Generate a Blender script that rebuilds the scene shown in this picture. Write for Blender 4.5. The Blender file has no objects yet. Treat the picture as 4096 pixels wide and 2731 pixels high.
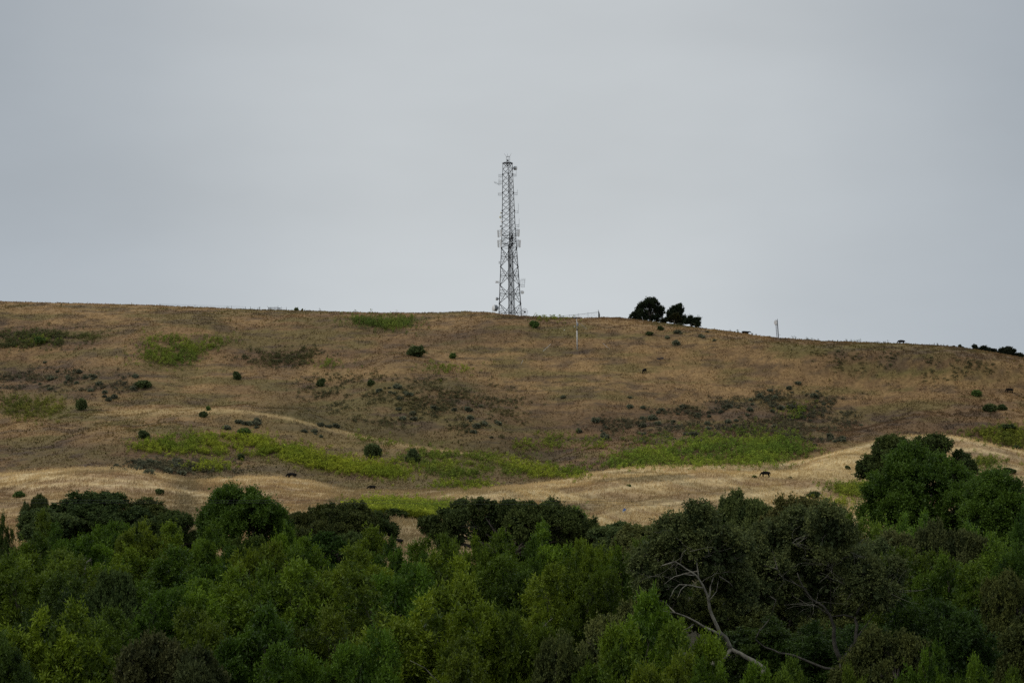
import bpy, bmesh, math, random
import numpy as np
from mathutils import Vector, Matrix

random.seed(7)
RNG = np.random.default_rng(11)
SC = bpy.context.scene
COL = SC.collection

# ------------------------------------------------------------------ camera model (photograph 4096 x 2731, 85 mm on full frame)
F = 9671.0
CU, CV = 2048.0, 1365.5
HORIZON = 1700.0
PITCH = math.atan((HORIZON - CV) / F)
SP, CP = math.sin(PITCH), math.cos(PITCH)
CAMZ = 30.0            # height of the camera above the world's zero


def zat(v, y):
    """height (relative to the camera) seen at picture row v at distance y"""
    t = (CV - np.asarray(v, float)) / F
    return y * (SP + t * CP) / (CP - t * SP)


def xat(u, v, y):
    t = (CV - np.asarray(v, float)) / F
    return (np.asarray(u, float) - CU) / F * y / (CP - t * SP)


def at(u, v, y):
    return Vector((float(xat(u, v, y)), float(y), float(zat(v, y)) + CAMZ))


def project(x, y, z):
    z = z - CAMZ
    d = y * CP + z * SP
    return CU + F * x / d, CV - F * (-y * SP + z * CP) / d


# ------------------------------------------------------------------ noise
_LAT = np.random.default_rng(5).random((8, 256, 256))


def vnoise(x, y, k=0):
    L = _LAT[k % 8]
    xi, yi = np.floor(x).astype(np.int64), np.floor(y).astype(np.int64)
    fx, fy = x - xi, y - yi
    fx, fy = fx * fx * (3 - 2 * fx), fy * fy * (3 - 2 * fy)
    a, b = L[xi & 255, yi & 255], L[(xi + 1) & 255, yi & 255]
    c, d = L[xi & 255, (yi + 1) & 255], L[(xi + 1) & 255, (yi + 1) & 255]
    return (a * (1 - fx) + b * fx) * (1 - fy) + (c * (1 - fx) + d * fx) * fy


def fbm(x, y, k=0, octaves=4):
    s, a, t = 0.0, 1.0, 0.0
    for i in range(octaves):
        s = s + a * vnoise(x + 17.3 * i, y - 9.1 * i, k + i)
        t += a
        a *= 0.55
        x, y = x * 2.03, y * 2.03
    return s / t


def sstep(a, b, x):
    t = np.clip((x - a) / (b - a), 0, 1)
    return t * t * (3 - 2 * t)


# ------------------------------------------------------------------ terrain profile
UT = np.arange(-9000.0, 13001.0, 10.0)


def track(pts, sig=3.0):
    p = np.array(pts, float)
    v = np.interp(UT, p[:, 0], p[:, 1])
    k = np.exp(-0.5 * (np.arange(-20, 21) / sig) ** 2)
    return np.convolve(np.pad(v, 20, mode='edge'), k / k.sum(), mode='valid')


RIDGE = track([(-9000, 1500), (-3000, 1260), (-1000, 1205), (0, 1208), (500, 1219), (1000, 1239), (1200, 1244), (1500, 1253), (1740, 1253), (1800, 1250), (1870, 1247), (1940, 1250),
               (2010, 1258), (2090, 1266), (2200, 1271), (2350, 1274), (2420, 1271), (2500, 1275), (2560, 1282), (2700, 1299), (2810, 1315), (2900, 1324), (3000, 1340), (3100, 1353),
               (3250, 1364), (3500, 1374), (3600, 1376), (3750, 1384), (3850, 1393), (3930, 1405), (4000, 1416), (4096, 1434), (4600, 1540), (6000, 1640), (13000, 1690)], 2.5)
DRIDGE = track([(-9000, 820), (0, 765), (1000, 750), (2000, 738), (2600, 728), (3100, 706), (3700, 694), (4096, 690), (13000, 700)])
KNOLL = track([(-9000, 1930), (-1000, 1915), (0, 1897), (165, 1886), (350, 1870), (470, 1872), (600, 1888), (700, 1908), (760, 1916), (830, 1919), (950, 1910), (1060, 1906), (1180, 1915),
               (1300, 1938), (1400, 1957), (1500, 1963), (1700, 1962), (1850, 1958), (1950, 1953), (2050, 1945), (2150, 1937), (2250, 1920), (2350, 1897), (2450, 1877), (2600, 1866),
               (2800, 1863), (3000, 1861), (3150, 1850), (3250, 1834), (3350, 1805), (3420, 1787), (3500, 1765), (3560, 1751), (3640, 1743), (3750, 1740), (3850, 1750), (3950, 1774),
               (4050, 1797), (4150, 1815), (5000, 1850), (13000, 1900)], 2.5)
DKNOLL = track([(-9000, 500), (0, 500), (700, 490), (1180, 500), (1500, 478), (2000, 500), (2500, 535), (3000, 550), (3400, 575), (3700, 590), (4096, 585), (13000, 560)])
DIP = track([(-9000, 14), (0, 14), (600, 14), (740, 5), (850, 8), (1180, 16), (1400, 4), (1850, 3), (2150, 12), (2500, 18), (3000, 14), (3500, 22), (3750, 22), (3950, 10), (4096, 8), (13000, 8)])
# the spur that comes down from the left, and what lies behind it
SPUR = track([(-9000, 1720), (0, 1700), (330, 1662), (450, 1645), (650, 1637), (820, 1634), (1000, 1643), (1150, 1668), (1300, 1710), (1400, 1733), (1500, 1755), (1600, 1772), (1750, 1795),
              (1900, 1815), (2000, 1830), (2100, 1850), (2200, 1868), (2300, 1850), (2450, 1800), (2700, 1760), (3000, 1740), (3400, 1700), (3700, 1660), (4096, 1660), (13000, 1700)], 2.5)
GULLY = track([(-9000, -16), (0, -14), (330, -8), (650, 0), (900, 4), (1100, 9), (1500, 14), (1900, 13), (2150, 8), (2300, -8), (2600, -25), (4096, -30), (13000, -30)])
DSPUR = track([(-9000, 605), (0, 605), (1000, 610), (1500, 590), (2000, 575), (2300, 590), (2700, 615), (3400, 632), (4096, 632), (13000, 630)])

CRESTS = [[(40, 1948), (300, 1930), (600, 1945), (800, 1972), (950, 1995)], [(-50, 1912), (250, 1905), (450, 1912), (700, 1935)], [(2330, 2085), (2500, 2037), (2700, 2002), (3000, 1976), (3200, 1956), (3360, 1950)], [(1900, 2005), (2200, 1985), (2500, 1940), (2800, 1915), (3000, 1912)],
          [(1150, 2050), (1350, 2022), (1500, 2018)], [(3180, 1870), (3350, 1838), (3520, 1822)], [(3700, 1800), (3900, 1790), (4096, 1830)], [(3800, 1850), (3950, 1862), (4120, 1870)], [(1700, 1985), (2000, 1978), (2300, 1930)]]


def knots(us):
    n = len(us)
    T = lambda tab: np.interp(us, UT, tab)
    vr, dr, vk, dk, dip, vs, gu, ds = map(T, (RIDGE, DRIDGE, KNOLL, DKNOLL, DIP, SPUR, GULLY, DSPUR))
    one = np.ones(n)
    Y, Z = [], []

    def add(y, z):
        Y.append(y * one)
        Z.append(z * one)
    add(-400, -1.0)
    add(0, -1.8)
    add(40, -12)
    add(85, -18)
    add(330, -19)
    yk = dk - 120
    add(yk, zat(2145, yk))
    yk = dk - 45
    add(yk, zat(vk * 0.60 + 2090 * 0.40, yk))
    yk = dk - 14
    add(yk, zat(vk + 22, yk))
    add(dk, zat(vk, dk))
    add(dk + 12, zat(vk + dip, dk + 12))
    y8 = dk + 30
    add(y8, zat(vk + dip * 0.4 - 2, y8))
    ym = (y8 + ds) / 2
    add(ym, zat(vk + (vs - vk) * 0.55, ym))
    add(ds, zat(vs, ds))
    add(ds + 12, zat(vs + gu, ds + 12))
    y11 = ds * 0.5 + dr * 0.5
    add(y11, zat(vs * 0.42 + vr * 0.58 + 20, y11))
    yq = dr - 25
    add(yq, zat(vr + 24, yq))
    zr = zat(vr, dr)
    add(dr, zr)
    add(dr + 12, zr - 0.35)
    add(dr + 60, zr - 1.5)
    add(dr + 200, zr - 22)
    add(4000, -60)
    add(9000, -80)
    return np.array(Y), np.array(Z)


def pchip(Y, Z, q):
    h = np.diff(Y, axis=0)
    d = np.diff(Z, axis=0) / h
    m = np.zeros_like(Z)
    w1, w2 = 2 * h[1:] + h[:-1], h[1:] + 2 * h[:-1]
    same = d[1:] * d[:-1] > 0
    with np.errstate(divide='ignore', invalid='ignore'):
        hm = (w1 + w2) / (w1 / d[:-1] + w2 / d[1:])
    m[1:-1] = np.where(same, hm, 0)
    m[0], m[-1] = d[0], d[-1]
    i = np.clip((Y <= q[None]).sum(0) - 1, 0, Y.shape[0] - 2)
    j = np.arange(len(q))
    hh = h[i, j]
    t = (q - Y[i, j]) / hh
    t2, t3 = t * t, t * t * t
    return Z[i, j] * (2 * t3 - 3 * t2 + 1) + m[i, j] * hh * (t3 - 2 * t2 + t) + Z[i + 1, j] * (-2 * t3 + 3 * t2) + m[i + 1, j] * hh * (t3 - t2)


def ground(x, y):
    """terrain height at x, y (arrays or scalars)"""
    x, y = np.atleast_1d(np.asarray(x, float)), np.atleast_1d(np.asarray(y, float))
    us = CU + F * x / np.maximum(y, 60.0)
    us = np.clip(us, -8990, 12990)
    Y, Z = knots(us)
    z = pchip(Y, Z, y)
    dk, dr, ds = np.interp(us, UT, DKNOLL), np.interp(us, UT, DRIDGE), np.interp(us, UT, DSPUR)
    hill = sstep(dk + 25, dk + 60, y) * (1 - sstep(dr - 45, dr - 8, y))
    z = z + hill * ((fbm(x / 34, y / 60, 1, 3) - 0.5) * 8.5 + (fbm(x / 16, y / 50, 6, 2) - 0.5) * 4.0 + (fbm(x / 9, y / 12, 2, 3) - 0.5) * 1.0)
    kn = sstep(dk - 130, dk - 100, y) * (1 - sstep(dk - 30, dk - 5, y))
    z = z + kn * ((fbm(x / 22, y / 30, 3, 3) - 0.5) * 1.8)
    # low secondary crests on the knolls
    v = HORIZON - F * z / np.maximum(y, 60.0)
    nw = fbm(x / 20, y / 12, 6, 2)
    kz = sstep(dk - 130, dk - 110, y) * (1 - sstep(dk - 16, dk - 4, y))
    for line in CRESTS:
        p = np.array(line, float)
        d = v + (nw - .5) * 16 - np.interp(us, p[:, 0], p[:, 1])
        z = z + kz * 1.15 * np.exp(-(d / np.where(d > 0, 26, 11)) ** 2) * sstep(p[0, 0], p[0, 0] + 140, us) * (1 - sstep(p[-1, 0] - 140, p[-1, 0], us))
    z = z + sstep(380, 420, y) * (fbm(x / 2.5, y / 2.5, 4, 2) - 0.5) * 0.25
    return z + CAMZ


def hit(u, v, y0=395.0, y1=800.0):
    """where the ray through picture point u, v first meets the terrain (arrays); NaN where it does not"""
    u, v = np.atleast_1d(np.asarray(u, float)), np.atleast_1d(np.asarray(v, float))
    out = np.full((len(u), 3), np.nan)
    alive = np.ones(len(u), bool)
    prev = np.ones(len(u))
    for y in np.arange(y0, y1, 1.0):
        k = np.where(alive)[0]
        if not len(k):
            break
        x, z = xat(u[k], v[k], y), zat(v[k], y) + CAMZ
        g = ground(x, np.full(len(k), y))
        gap = z - g
        w = np.where(gap <= 0)[0]
        yy = y - 1 + np.clip(prev[k[w]] / np.maximum(prev[k[w]] - gap[w], 1e-6), 0, 1)
        xx = xat(u[k[w]], v[k[w]], yy)
        out[k[w], 0], out[k[w], 1] = xx, yy
        if len(w):
            out[k[w], 2] = ground(xx, yy)
        alive[k[w]] = False
        prev[k] = np.maximum(gap, 0)
    return out


def hit1(u, v, **kw):
    p = hit([u], [v], **kw)[0]
    if np.isnan(p[0]):
        y = float(np.interp(u, UT, DRIDGE))
        x = float(xat(u, v, y))
        return Vector((x, y, float(ground(x, y)[0])))
    return Vector(p)


# ------------------------------------------------------------------ ground colour (base colours of soil, dry grass and weeds, with relief shading painted in)
C_TAN = np.array((0.276, 0.175, 0.077))
C_BROWN = np.array((0.150, 0.093, 0.047))
C_DARK = np.array((0.088, 0.062, 0.040))
C_OLIVE = np.array((0.140, 0.112, 0.042))
C_STRAW = np.array((0.53, 0.385, 0.175))
C_PALE = np.array((0.62, 0.48, 0.255))

C_RUST = np.array((0.300, 0.190, 0.105))
C_FIELD = np.array((0.235, 0.185, 0.095))
C_GREEN = np.array((0.135, 0.165, 0.030))

DARKS = [(1600, 1620, 420, 120, .38), (350, 1840, 420, 40, .5), (2050, 1790, 260, 60, .55), (3800, 1700, 250, 40, .5), (150, 1350, 230, 30, .9), (60, 1300, 90, 20, .4), (300, 1520, 320, 55, .75), (1090, 1425, 170, 42, .8), (1300, 1300, 200, 20, .3), (1750, 1555, 220, 45, .55), (1500, 1690, 300, 60, .5),  # dark growth, plus painted tone for hill folds and knoll dips
         (1250, 1560, 180, 40, .4), (2180, 1830, 240, 45, .9), (2550, 1690, 360, 75, .6), (3050, 1700, 330, 90, .75), (3500, 1690, 260, 60, .6), (3550, 1440, 300, 40, .4), (560, 1830, 500, 45, .55),
         (760, 1870, 220, 35, .7), (200, 1790, 320, 30, .6), (2350, 2035, 110, 28, 1.0), (2560, 2005, 190, 16, .8), (2900, 1965, 200, 14, .7), (3150, 1925, 180, 12, .5), (3920, 1815, 160, 20, 1.0),
         (2450, 1985, 130, 12, .4), (600, 1995, 250, 25, .55), (60, 2010, 160, 40, .7), (3300, 1905, 120, 10, .4), (1850, 1360, 140, 40, .5), (2420, 1400, 90, 14, .6), (2250, 1395, 140, 12, .7)]
OLIVES = [(1580, 1640, 480, 150, .75), (1250, 1760, 420, 70, .5), (500, 1740, 300, 60, .35), (250, 1640, 200, 60, .8), (1700, 1480, 200, 25, .5), (1620, 1600, 260, 60, .5), (1900, 1720, 260, 80, .6), (1350, 1760, 250, 60, .6), (900, 1800, 200, 60, .5), (1700, 1860, 350, 50, .7),  # olive growth, with broad areas that stand in for fold shading
          (2200, 1320, 250, 25, .45), (2700, 1340, 200, 30, .5), (3300, 1400, 250, 25, .6), (3700, 1480, 260, 60, .5), (3950, 1470, 160, 60, .4), (3450, 1790, 110, 18, .8), (3450, 1930, 140, 18, .5),
          (2130, 1690, 160, 50, .6), (1300, 1960, 250, 25, .3), (900, 1950, 150, 20, .3)]
TANS = [(2700, 1500, 420, 80, .5), (700, 1470, 250, 60, .4), (300, 1240, 420, 35, .8), (2600, 1470, 480, 90, .7), (3000, 1430, 350, 60, .5), (1000, 1340, 330, 40, .4), (620, 1650, 330, 20, 1.2), (1050, 1655, 120, 14, 1.0), (450, 1440, 300, 40, .4), (800, 1590, 160, 30, .5),
        (1300, 1712, 110, 10, 1.0), (1600, 1775, 160, 9, .9), (2300, 1480, 250, 60, .4), (2450, 1290, 200, 15, .6), (1950, 1440, 250, 40, .3)]


def blobs(u, v, lst):
    s = np.zeros_like(u)
    for a, b, ra, rb, w in lst:
        s = np.maximum(s, w * np.exp(-((u - a) / ra) ** 2 - ((v - b) / rb) ** 2))
    return s


def mix(a, b, t):
    t = np.clip(t, 0, 1)[:, None]
    return a * (1 - t) + b * t


def ground_color(x, y, z):
    u, v = project(x, y, np.asarray(z))
    us = CU + F * x / np.maximum(y, 60.0)
    dk = np.interp(us, UT, DKNOLL)
    hz = (z - CAMZ) * 3.2 + y * .35            # along the slope: patches follow the contour
    kq = sstep(dk + 2, dk + 14, y)
    q = hz * kq + y * (1 - kq)
    nb, nm, nf = fbm(x / 42, q / 30, 0), fbm(x / 11, q / 7, 2), fbm(x / 2.4, q / 2.0, 4, 3)
    nw = fbm(x / 20, q / 12, 6)
    uw, vw = u + (nm - .5) * 160 + (nw - .5) * 160, v + (nw - .5) * 60
    dk_, ol_, ta_ = blobs(uw, vw, DARKS), blobs(uw, vw, OLIVES), blobs(uw, vw, TANS)
    # hill
    t = 0.50 + (nb - .5) * 1.3 + (nm - .5) * 1.3 + (nf - .5) * 1.2 + ta_ * 0.6 - dk_ * 0.75
    hill = mix(np.tile(C_BROWN, (len(x), 1)), C_TAN, t)
    hill = mix(hill, C_OLIVE, sstep(.44, .68, fbm(x / 16, q / 9, 5)) * .75 + ol_ * .95 * (0.6 + (nf - .5) * 1.5))
    hill = mix(hill, C_DARK, dk_ * (0.65 + (nf - .5) * 1.6 + (nm - .5) * .8) + sstep(.52, .68, fbm(x / 7, q / 4, 1)) * .6)
    ds_ = v + (nw - .5) * 10 - np.interp(us, UT, SPUR)
    on = sstep(330, 520, us) * (1 - sstep(2150, 2290, us))
    hill = mix(hill, C_OLIVE * .72, on * sstep(950, 1150, us) * np.exp(-(np.minimum(ds_ + 6, 0) / 55) ** 2) * (ds_ < 2) * .75)  # gully behind the spur: fold shading put into the colour
    hill = mix(hill, C_OLIVE * 1.15, on * sstep(700, 1000, us) * np.exp(-((ds_ - 45) / 35) ** 2) * .45)
    hill = mix(hill, C_STRAW * .72, on * np.exp(-((ds_ - 3) / np.where(ds_ > 0, 8 + 14 * sstep(1100, 700, us), 6)) ** 2) * .8)
    # knolls and the field
    k = np.tile(C_STRAW, (len(x), 1))
    bands = fbm(x / 34, y / 9, 3)
    k = mix(k, C_RUST, sstep(.42, .66, bands) * .75 + (nm - .5) * .5)
    k = mix(k, C_FIELD, sstep(.5, .72, fbm(x / 26, y / 14, 7)) * .8 + ol_ * .5)
    k = mix(k, C_DARK * 1.25, dk_ * .85 * (.8 + (nm - .5)))  # knoll dips darkened in colour in place of relief shading
    k = mix(k, C_FIELD, sstep(dk - 2, dk - 60, y) * 0.25)
    k = mix(k, C_RUST * .9, sstep(1900, 1000, u) * .3 * (.5 + nm))
    cr = np.exp(-((v - np.interp(us, UT, KNOLL) - 6) / 10) ** 2) * sstep(4, 12, np.interp(us, UT, DIP))
    for line in CRESTS:
        p = np.array(line, float)
        d = v + (nw - .5) * 16 - np.interp(u, p[:, 0], p[:, 1]) - 4
        cr = np.maximum(cr, np.exp(-(d / np.where(d > 0, 11, 5)) ** 2) * sstep(p[0, 0], p[0, 0] + 90, u) * (1 - sstep(p[-1, 0] - 90, p[-1, 0], u)))
    k = mix(k, C_FIELD * .9, sstep(1250, 1450, us) * (1 - sstep(1850, 2150, us)) * .5 * (.5 + nb))
    k = mix(k, C_FIELD * .8, np.exp(-((us - 745) / 70) ** 2) * .8)
    k = mix(k, C_PALE, cr * .7)  # crest highlights put into the colour as paler grass
    k = k * (0.86 + 0.28 * nf)[:, None]
    foot = np.exp(-((y - dk - 18) / 26) ** 2) * sstep(500, 900, us) * (1 - sstep(2000, 2250, us))
    hill = mix(hill, C_FIELD * .62, foot * .75)
    c = mix(k, hill, sstep(dk - 4 + 6 * (nf - .5), dk + 12, y))
    # the creek bottom under the trees
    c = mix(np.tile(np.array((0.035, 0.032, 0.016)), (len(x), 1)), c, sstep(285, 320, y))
    return c

# ------------------------------------------------------------------ mesh helpers
def np_mesh(name, V, Q, mats=(), attrs=None, smooth=False):
    V = np.ascontiguousarray(V, np.float32)
    Q = np.ascontiguousarray(Q, np.int32)
    n, k = Q.shape
    me = bpy.data.meshes.new(name)
    me.vertices.add(len(V))
    me.vertices.foreach_set('co', V.ravel())
    me.loops.add(n * k)
    me.loops.foreach_set('vertex_index', Q.ravel())
    me.polygons.add(n)
    me.polygons.foreach_set('loop_start', np.arange(0, n * k, k, dtype=np.int32))
    me.polygons.foreach_set('use_smooth', np.full(n, smooth, bool))
    me.update(calc_edges=True)
    for key, (typ, dom, arr) in (attrs or {}).items():
        a = me.attributes.new(key, typ, dom)
        a.data.foreach_set('color' if typ == 'FLOAT_COLOR' else 'value', np.ascontiguousarray(arr, np.float32).ravel())
    for m in mats:
        me.materials.append(m)
    return me


class MB:
    """collects bars, tubes, boxes and lathes into one mesh"""

    def __init__(self):
        self.v, self.f = [], []

    def tube(self, pts, rad, sides=6, cap=True):
        pts = [Vector(p) for p in pts]
        if not hasattr(rad, '__len__'):
            rad = [rad] * len(pts)
        b = len(self.v)
        n = len(pts)
        for i, p in enumerate(pts):
            d = (pts[min(i + 1, n - 1)] - pts[max(i - 1, 0)])
            d = d.normalized() if d.length > 1e-9 else Vector((0, 0, 1))
            a = d.cross(Vector((0, 0, 1)) if abs(d.z) < .9 else Vector((1, 0, 0))).normalized()
            c = d.cross(a)
            for k in range(sides):
                t = 2 * math.pi * k / sides
                self.v.append(p + (a * math.cos(t) + c * math.sin(t)) * rad[i])
        for i in range(n - 1):
            for k in range(sides):
                k2 = (k + 1) % sides
                self.f.append((b + i * sides + k, b + i * sides + k2, b + (i + 1) * sides + k2, b + (i + 1) * sides + k))
        if cap:
            self.f.append(tuple(b + k for k in range(sides))[::-1])
            self.f.append(tuple(b + (n - 1) * sides + k for k in range(sides)))
        return self

    def box(self, c, s, rot=None):
        c = Vector(c)
        b = len(self.v)
        for dx in (-.5, .5):
            for dy in (-.5, .5):
                for dz in (-.5, .5):
                    p = Vector((dx * s[0], dy * s[1], dz * s[2]))
                    if rot is not None:
                        p = rot @ p
                    self.v.append(c + p)
        for q in ((0, 1, 3, 2), (4, 6, 7, 5), (0, 4, 5, 1), (2, 3, 7, 6), (0, 2, 6, 4), (1, 5, 7, 3)):
            self.f.append(tuple(b + i for i in q))
        return self

    def lathe(self, c, axis, prof, sides=20):
        """prof: (distance along the axis, radius)"""
        c, d = Vector(c), Vector(axis).normalized()
        a = d.cross(Vector((0, 0, 1)) if abs(d.z) < .9 else Vector((1, 0, 0))).normalized()
        e = d.cross(a)
        b = len(self.v)
        for h, r in prof:
            for k in range(sides):
                t = 2 * math.pi * k / sides
                self.v.append(c + d * h + (a * math.cos(t) + e * math.sin(t)) * max(r, 1e-3))
        for i in range(len(prof) - 1):
            for k in range(sides):
                k2 = (k + 1) % sides
                self.f.append((b + i * sides + k, b + i * sides + k2, b + (i + 1) * sides + k2, b + (i + 1) * sides + k))
        self.f.append(tuple(b + k for k in range(sides))[::-1])
        self.f.append(tuple(b + (len(prof) - 1) * sides + k for k in range(sides)))
        return self

    def mesh(self, name, mat, smooth=False):
        me = bpy.data.meshes.new(name)
        me.from_pydata([tuple(p) for p in self.v], [], self.f)
        me.materials.append(mat)
        if smooth:
            me.polygons.foreach_set('use_smooth', [True] * len(me.polygons))
        me.update()
        return me

    def build(self, name, mat, parent=None, smooth=False):
        return link(name, self.mesh(name, mat, smooth), parent)


def link(name, data, parent=None):
    o = bpy.data.objects.new(name, data)
    COL.objects.link(o)
    o.parent = parent
    return o


def tag(o, label=None, cat=None, group=None, kind=None):
    if label:
        o['label'] = label
    if cat:
        o['category'] = cat
    if group:
        o['group'] = group
    if kind:
        o['kind'] = kind
    return o


def thing(name, loc, label, cat, group=None):
    return tag_loc(tag(link(name, None), label, cat, group), loc)


def tag_loc(o, loc):
    o.location = loc
    o.empty_display_size = .3
    return o


# ------------------------------------------------------------------ materials
def nodes_of(name):
    m = bpy.data.materials.new(name)
    m.use_nodes = True
    nt = m.node_tree
    nt.nodes.clear()
    return m, nt, nt.nodes, nt.links


def N(nt, typ, **kw):
    n = nt.nodes.new(typ)
    for k, v in kw.items():
        if k.startswith('in_'):
            n.inputs[int(k[3:])].default_value = v
        else:
            setattr(n, k, v)
    return n


def mat_plain(name, col, rough=.6, metal=0.0, var=.25, scale=6.0, spec=.4):
    """paint, metal, wood: base colour broken up by two noises, a little bump"""
    m, nt, nn, L = nodes_of(name)
    tc = N(nt, 'ShaderNodeTexCoord')
    n1 = N(nt, 'ShaderNodeTexNoise')
    n1.inputs['Scale'].default_value = scale
    n1.inputs['Detail'].default_value = 6
    L.new(tc.outputs['Object'], n1.inputs['Vector'])
    r = N(nt, 'ShaderNodeValToRGB')
    r.color_ramp.elements[0].position, r.color_ramp.elements[1].position = .3, .72
    r.color_ramp.elements[0].color = (*[c * (1 - var) for c in col], 1)
    r.color_ramp.elements[1].color = (*[min(1, c * (1 + var)) for c in col], 1)
    L.new(n1.outputs['Fac'], r.inputs['Fac'])
    b = N(nt, 'ShaderNodeBump')
    b.inputs['Strength'].default_value = .2
    b.inputs['Distance'].default_value = .02
    L.new(n1.outputs['Fac'], b.inputs['Height'])
    p = N(nt, 'ShaderNodeBsdfPrincipled')
    p.inputs['Roughness'].default_value = rough
    p.inputs['Metallic'].default_value = metal
    p.inputs['Specular IOR Level'].default_value = spec
    L.new(r.outputs['Color'], p.inputs['Base Color'])
    L.new(b.outputs['Normal'], p.inputs['Normal'])
    o = N(nt, 'ShaderNodeOutputMaterial')
    L.new(p.outputs['BSDF'], o.inputs['Surface'])
    return m


def mat_leaf(name, dark=.5, bright=1.5, warm=(1.25, 1.1, .8), trans=.25, rough=.55, spec=.25):
    """leaf: the tree's own colour (object colour), lighter and yellower or darker leaf by leaf"""
    m, nt, nn, L = nodes_of(name)
    oi = N(nt, 'ShaderNodeObjectInfo')
    at_ = N(nt, 'ShaderNodeAttribute', attribute_name='var')
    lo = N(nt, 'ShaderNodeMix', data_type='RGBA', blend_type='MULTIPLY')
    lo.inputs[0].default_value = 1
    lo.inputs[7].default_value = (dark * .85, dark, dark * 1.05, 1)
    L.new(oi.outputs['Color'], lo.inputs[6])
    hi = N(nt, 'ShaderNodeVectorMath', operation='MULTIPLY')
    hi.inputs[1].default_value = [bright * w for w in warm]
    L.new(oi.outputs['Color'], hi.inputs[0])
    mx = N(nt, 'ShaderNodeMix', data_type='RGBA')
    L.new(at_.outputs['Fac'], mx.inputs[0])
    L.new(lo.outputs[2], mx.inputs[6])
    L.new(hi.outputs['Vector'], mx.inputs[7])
    p = N(nt, 'ShaderNodeBsdfPrincipled')
    p.inputs['Roughness'].default_value = rough
    p.inputs['Specular IOR Level'].default_value = spec
    L.new(mx.outputs[2], p.inputs['Base Color'])
    t = N(nt, 'ShaderNodeBsdfTranslucent')
    L.new(mx.outputs[2], t.inputs['Color'])
    ms = N(nt, 'ShaderNodeMixShader')
    ms.inputs[0].default_value = trans
    L.new(p.outputs['BSDF'], ms.inputs[1])
    L.new(t.outputs['BSDF'], ms.inputs[2])
    o = N(nt, 'ShaderNodeOutputMaterial')
    L.new(ms.outputs['Shader'], o.inputs['Surface'])
    return m


def mat_col(name, trans=0.0, noise=(0.8, 1.2), scale=1.6, rough=.9, bump=0.0):
    """surface whose colour is the mesh attribute 'col' broken up by noise"""
    m, nt, nn, L = nodes_of(name)
    at_ = N(nt, 'ShaderNodeAttribute', attribute_name='col')
    tc = N(nt, 'ShaderNodeTexCoord')
    n1 = N(nt, 'ShaderNodeTexNoise')
    n1.inputs['Scale'].default_value = scale
    n1.inputs['Detail'].default_value = 5
    n1.inputs['Roughness'].default_value = .7
    L.new(tc.outputs['Object'], n1.inputs['Vector'])
    mr = N(nt, 'ShaderNodeMapRange')
    mr.inputs[1].default_value, mr.inputs[2].default_value = .3, .7
    mr.inputs[3].default_value, mr.inputs[4].default_value = noise
    L.new(n1.outputs['Fac'], mr.inputs[0])
    vm = N(nt, 'ShaderNodeVectorMath', operation='SCALE')
    L.new(at_.outputs['Color'], vm.inputs[0])
    L.new(mr.outputs[0], vm.inputs['Scale'])
    p = N(nt, 'ShaderNodeBsdfPrincipled')
    p.inputs['Roughness'].default_value = rough
    p.inputs['Specular IOR Level'].default_value = .1
    L.new(vm.outputs[0], p.inputs['Base Color'])
    if bump:
        b = N(nt, 'ShaderNodeBump')
        b.inputs['Strength'].default_value = bump
        b.inputs['Distance'].default_value = .4
        L.new(n1.outputs['Fac'], b.inputs['Height'])
        L.new(b.outputs['Normal'], p.inputs['Normal'])
    o = N(nt, 'ShaderNodeOutputMaterial')
    if trans:
        t = N(nt, 'ShaderNodeBsdfTranslucent')
        L.new(vm.outputs[0], t.inputs['Color'])
        ms = N(nt, 'ShaderNodeMixShader')
        ms.inputs[0].default_value = trans
        L.new(p.outputs['BSDF'], ms.inputs[1])
        L.new(t.outputs['BSDF'], ms.inputs[2])
        L.new(ms.outputs['Shader'], o.inputs['Surface'])
    else:
        L.new(p.outputs['BSDF'], o.inputs['Surface'])
    return m


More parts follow.
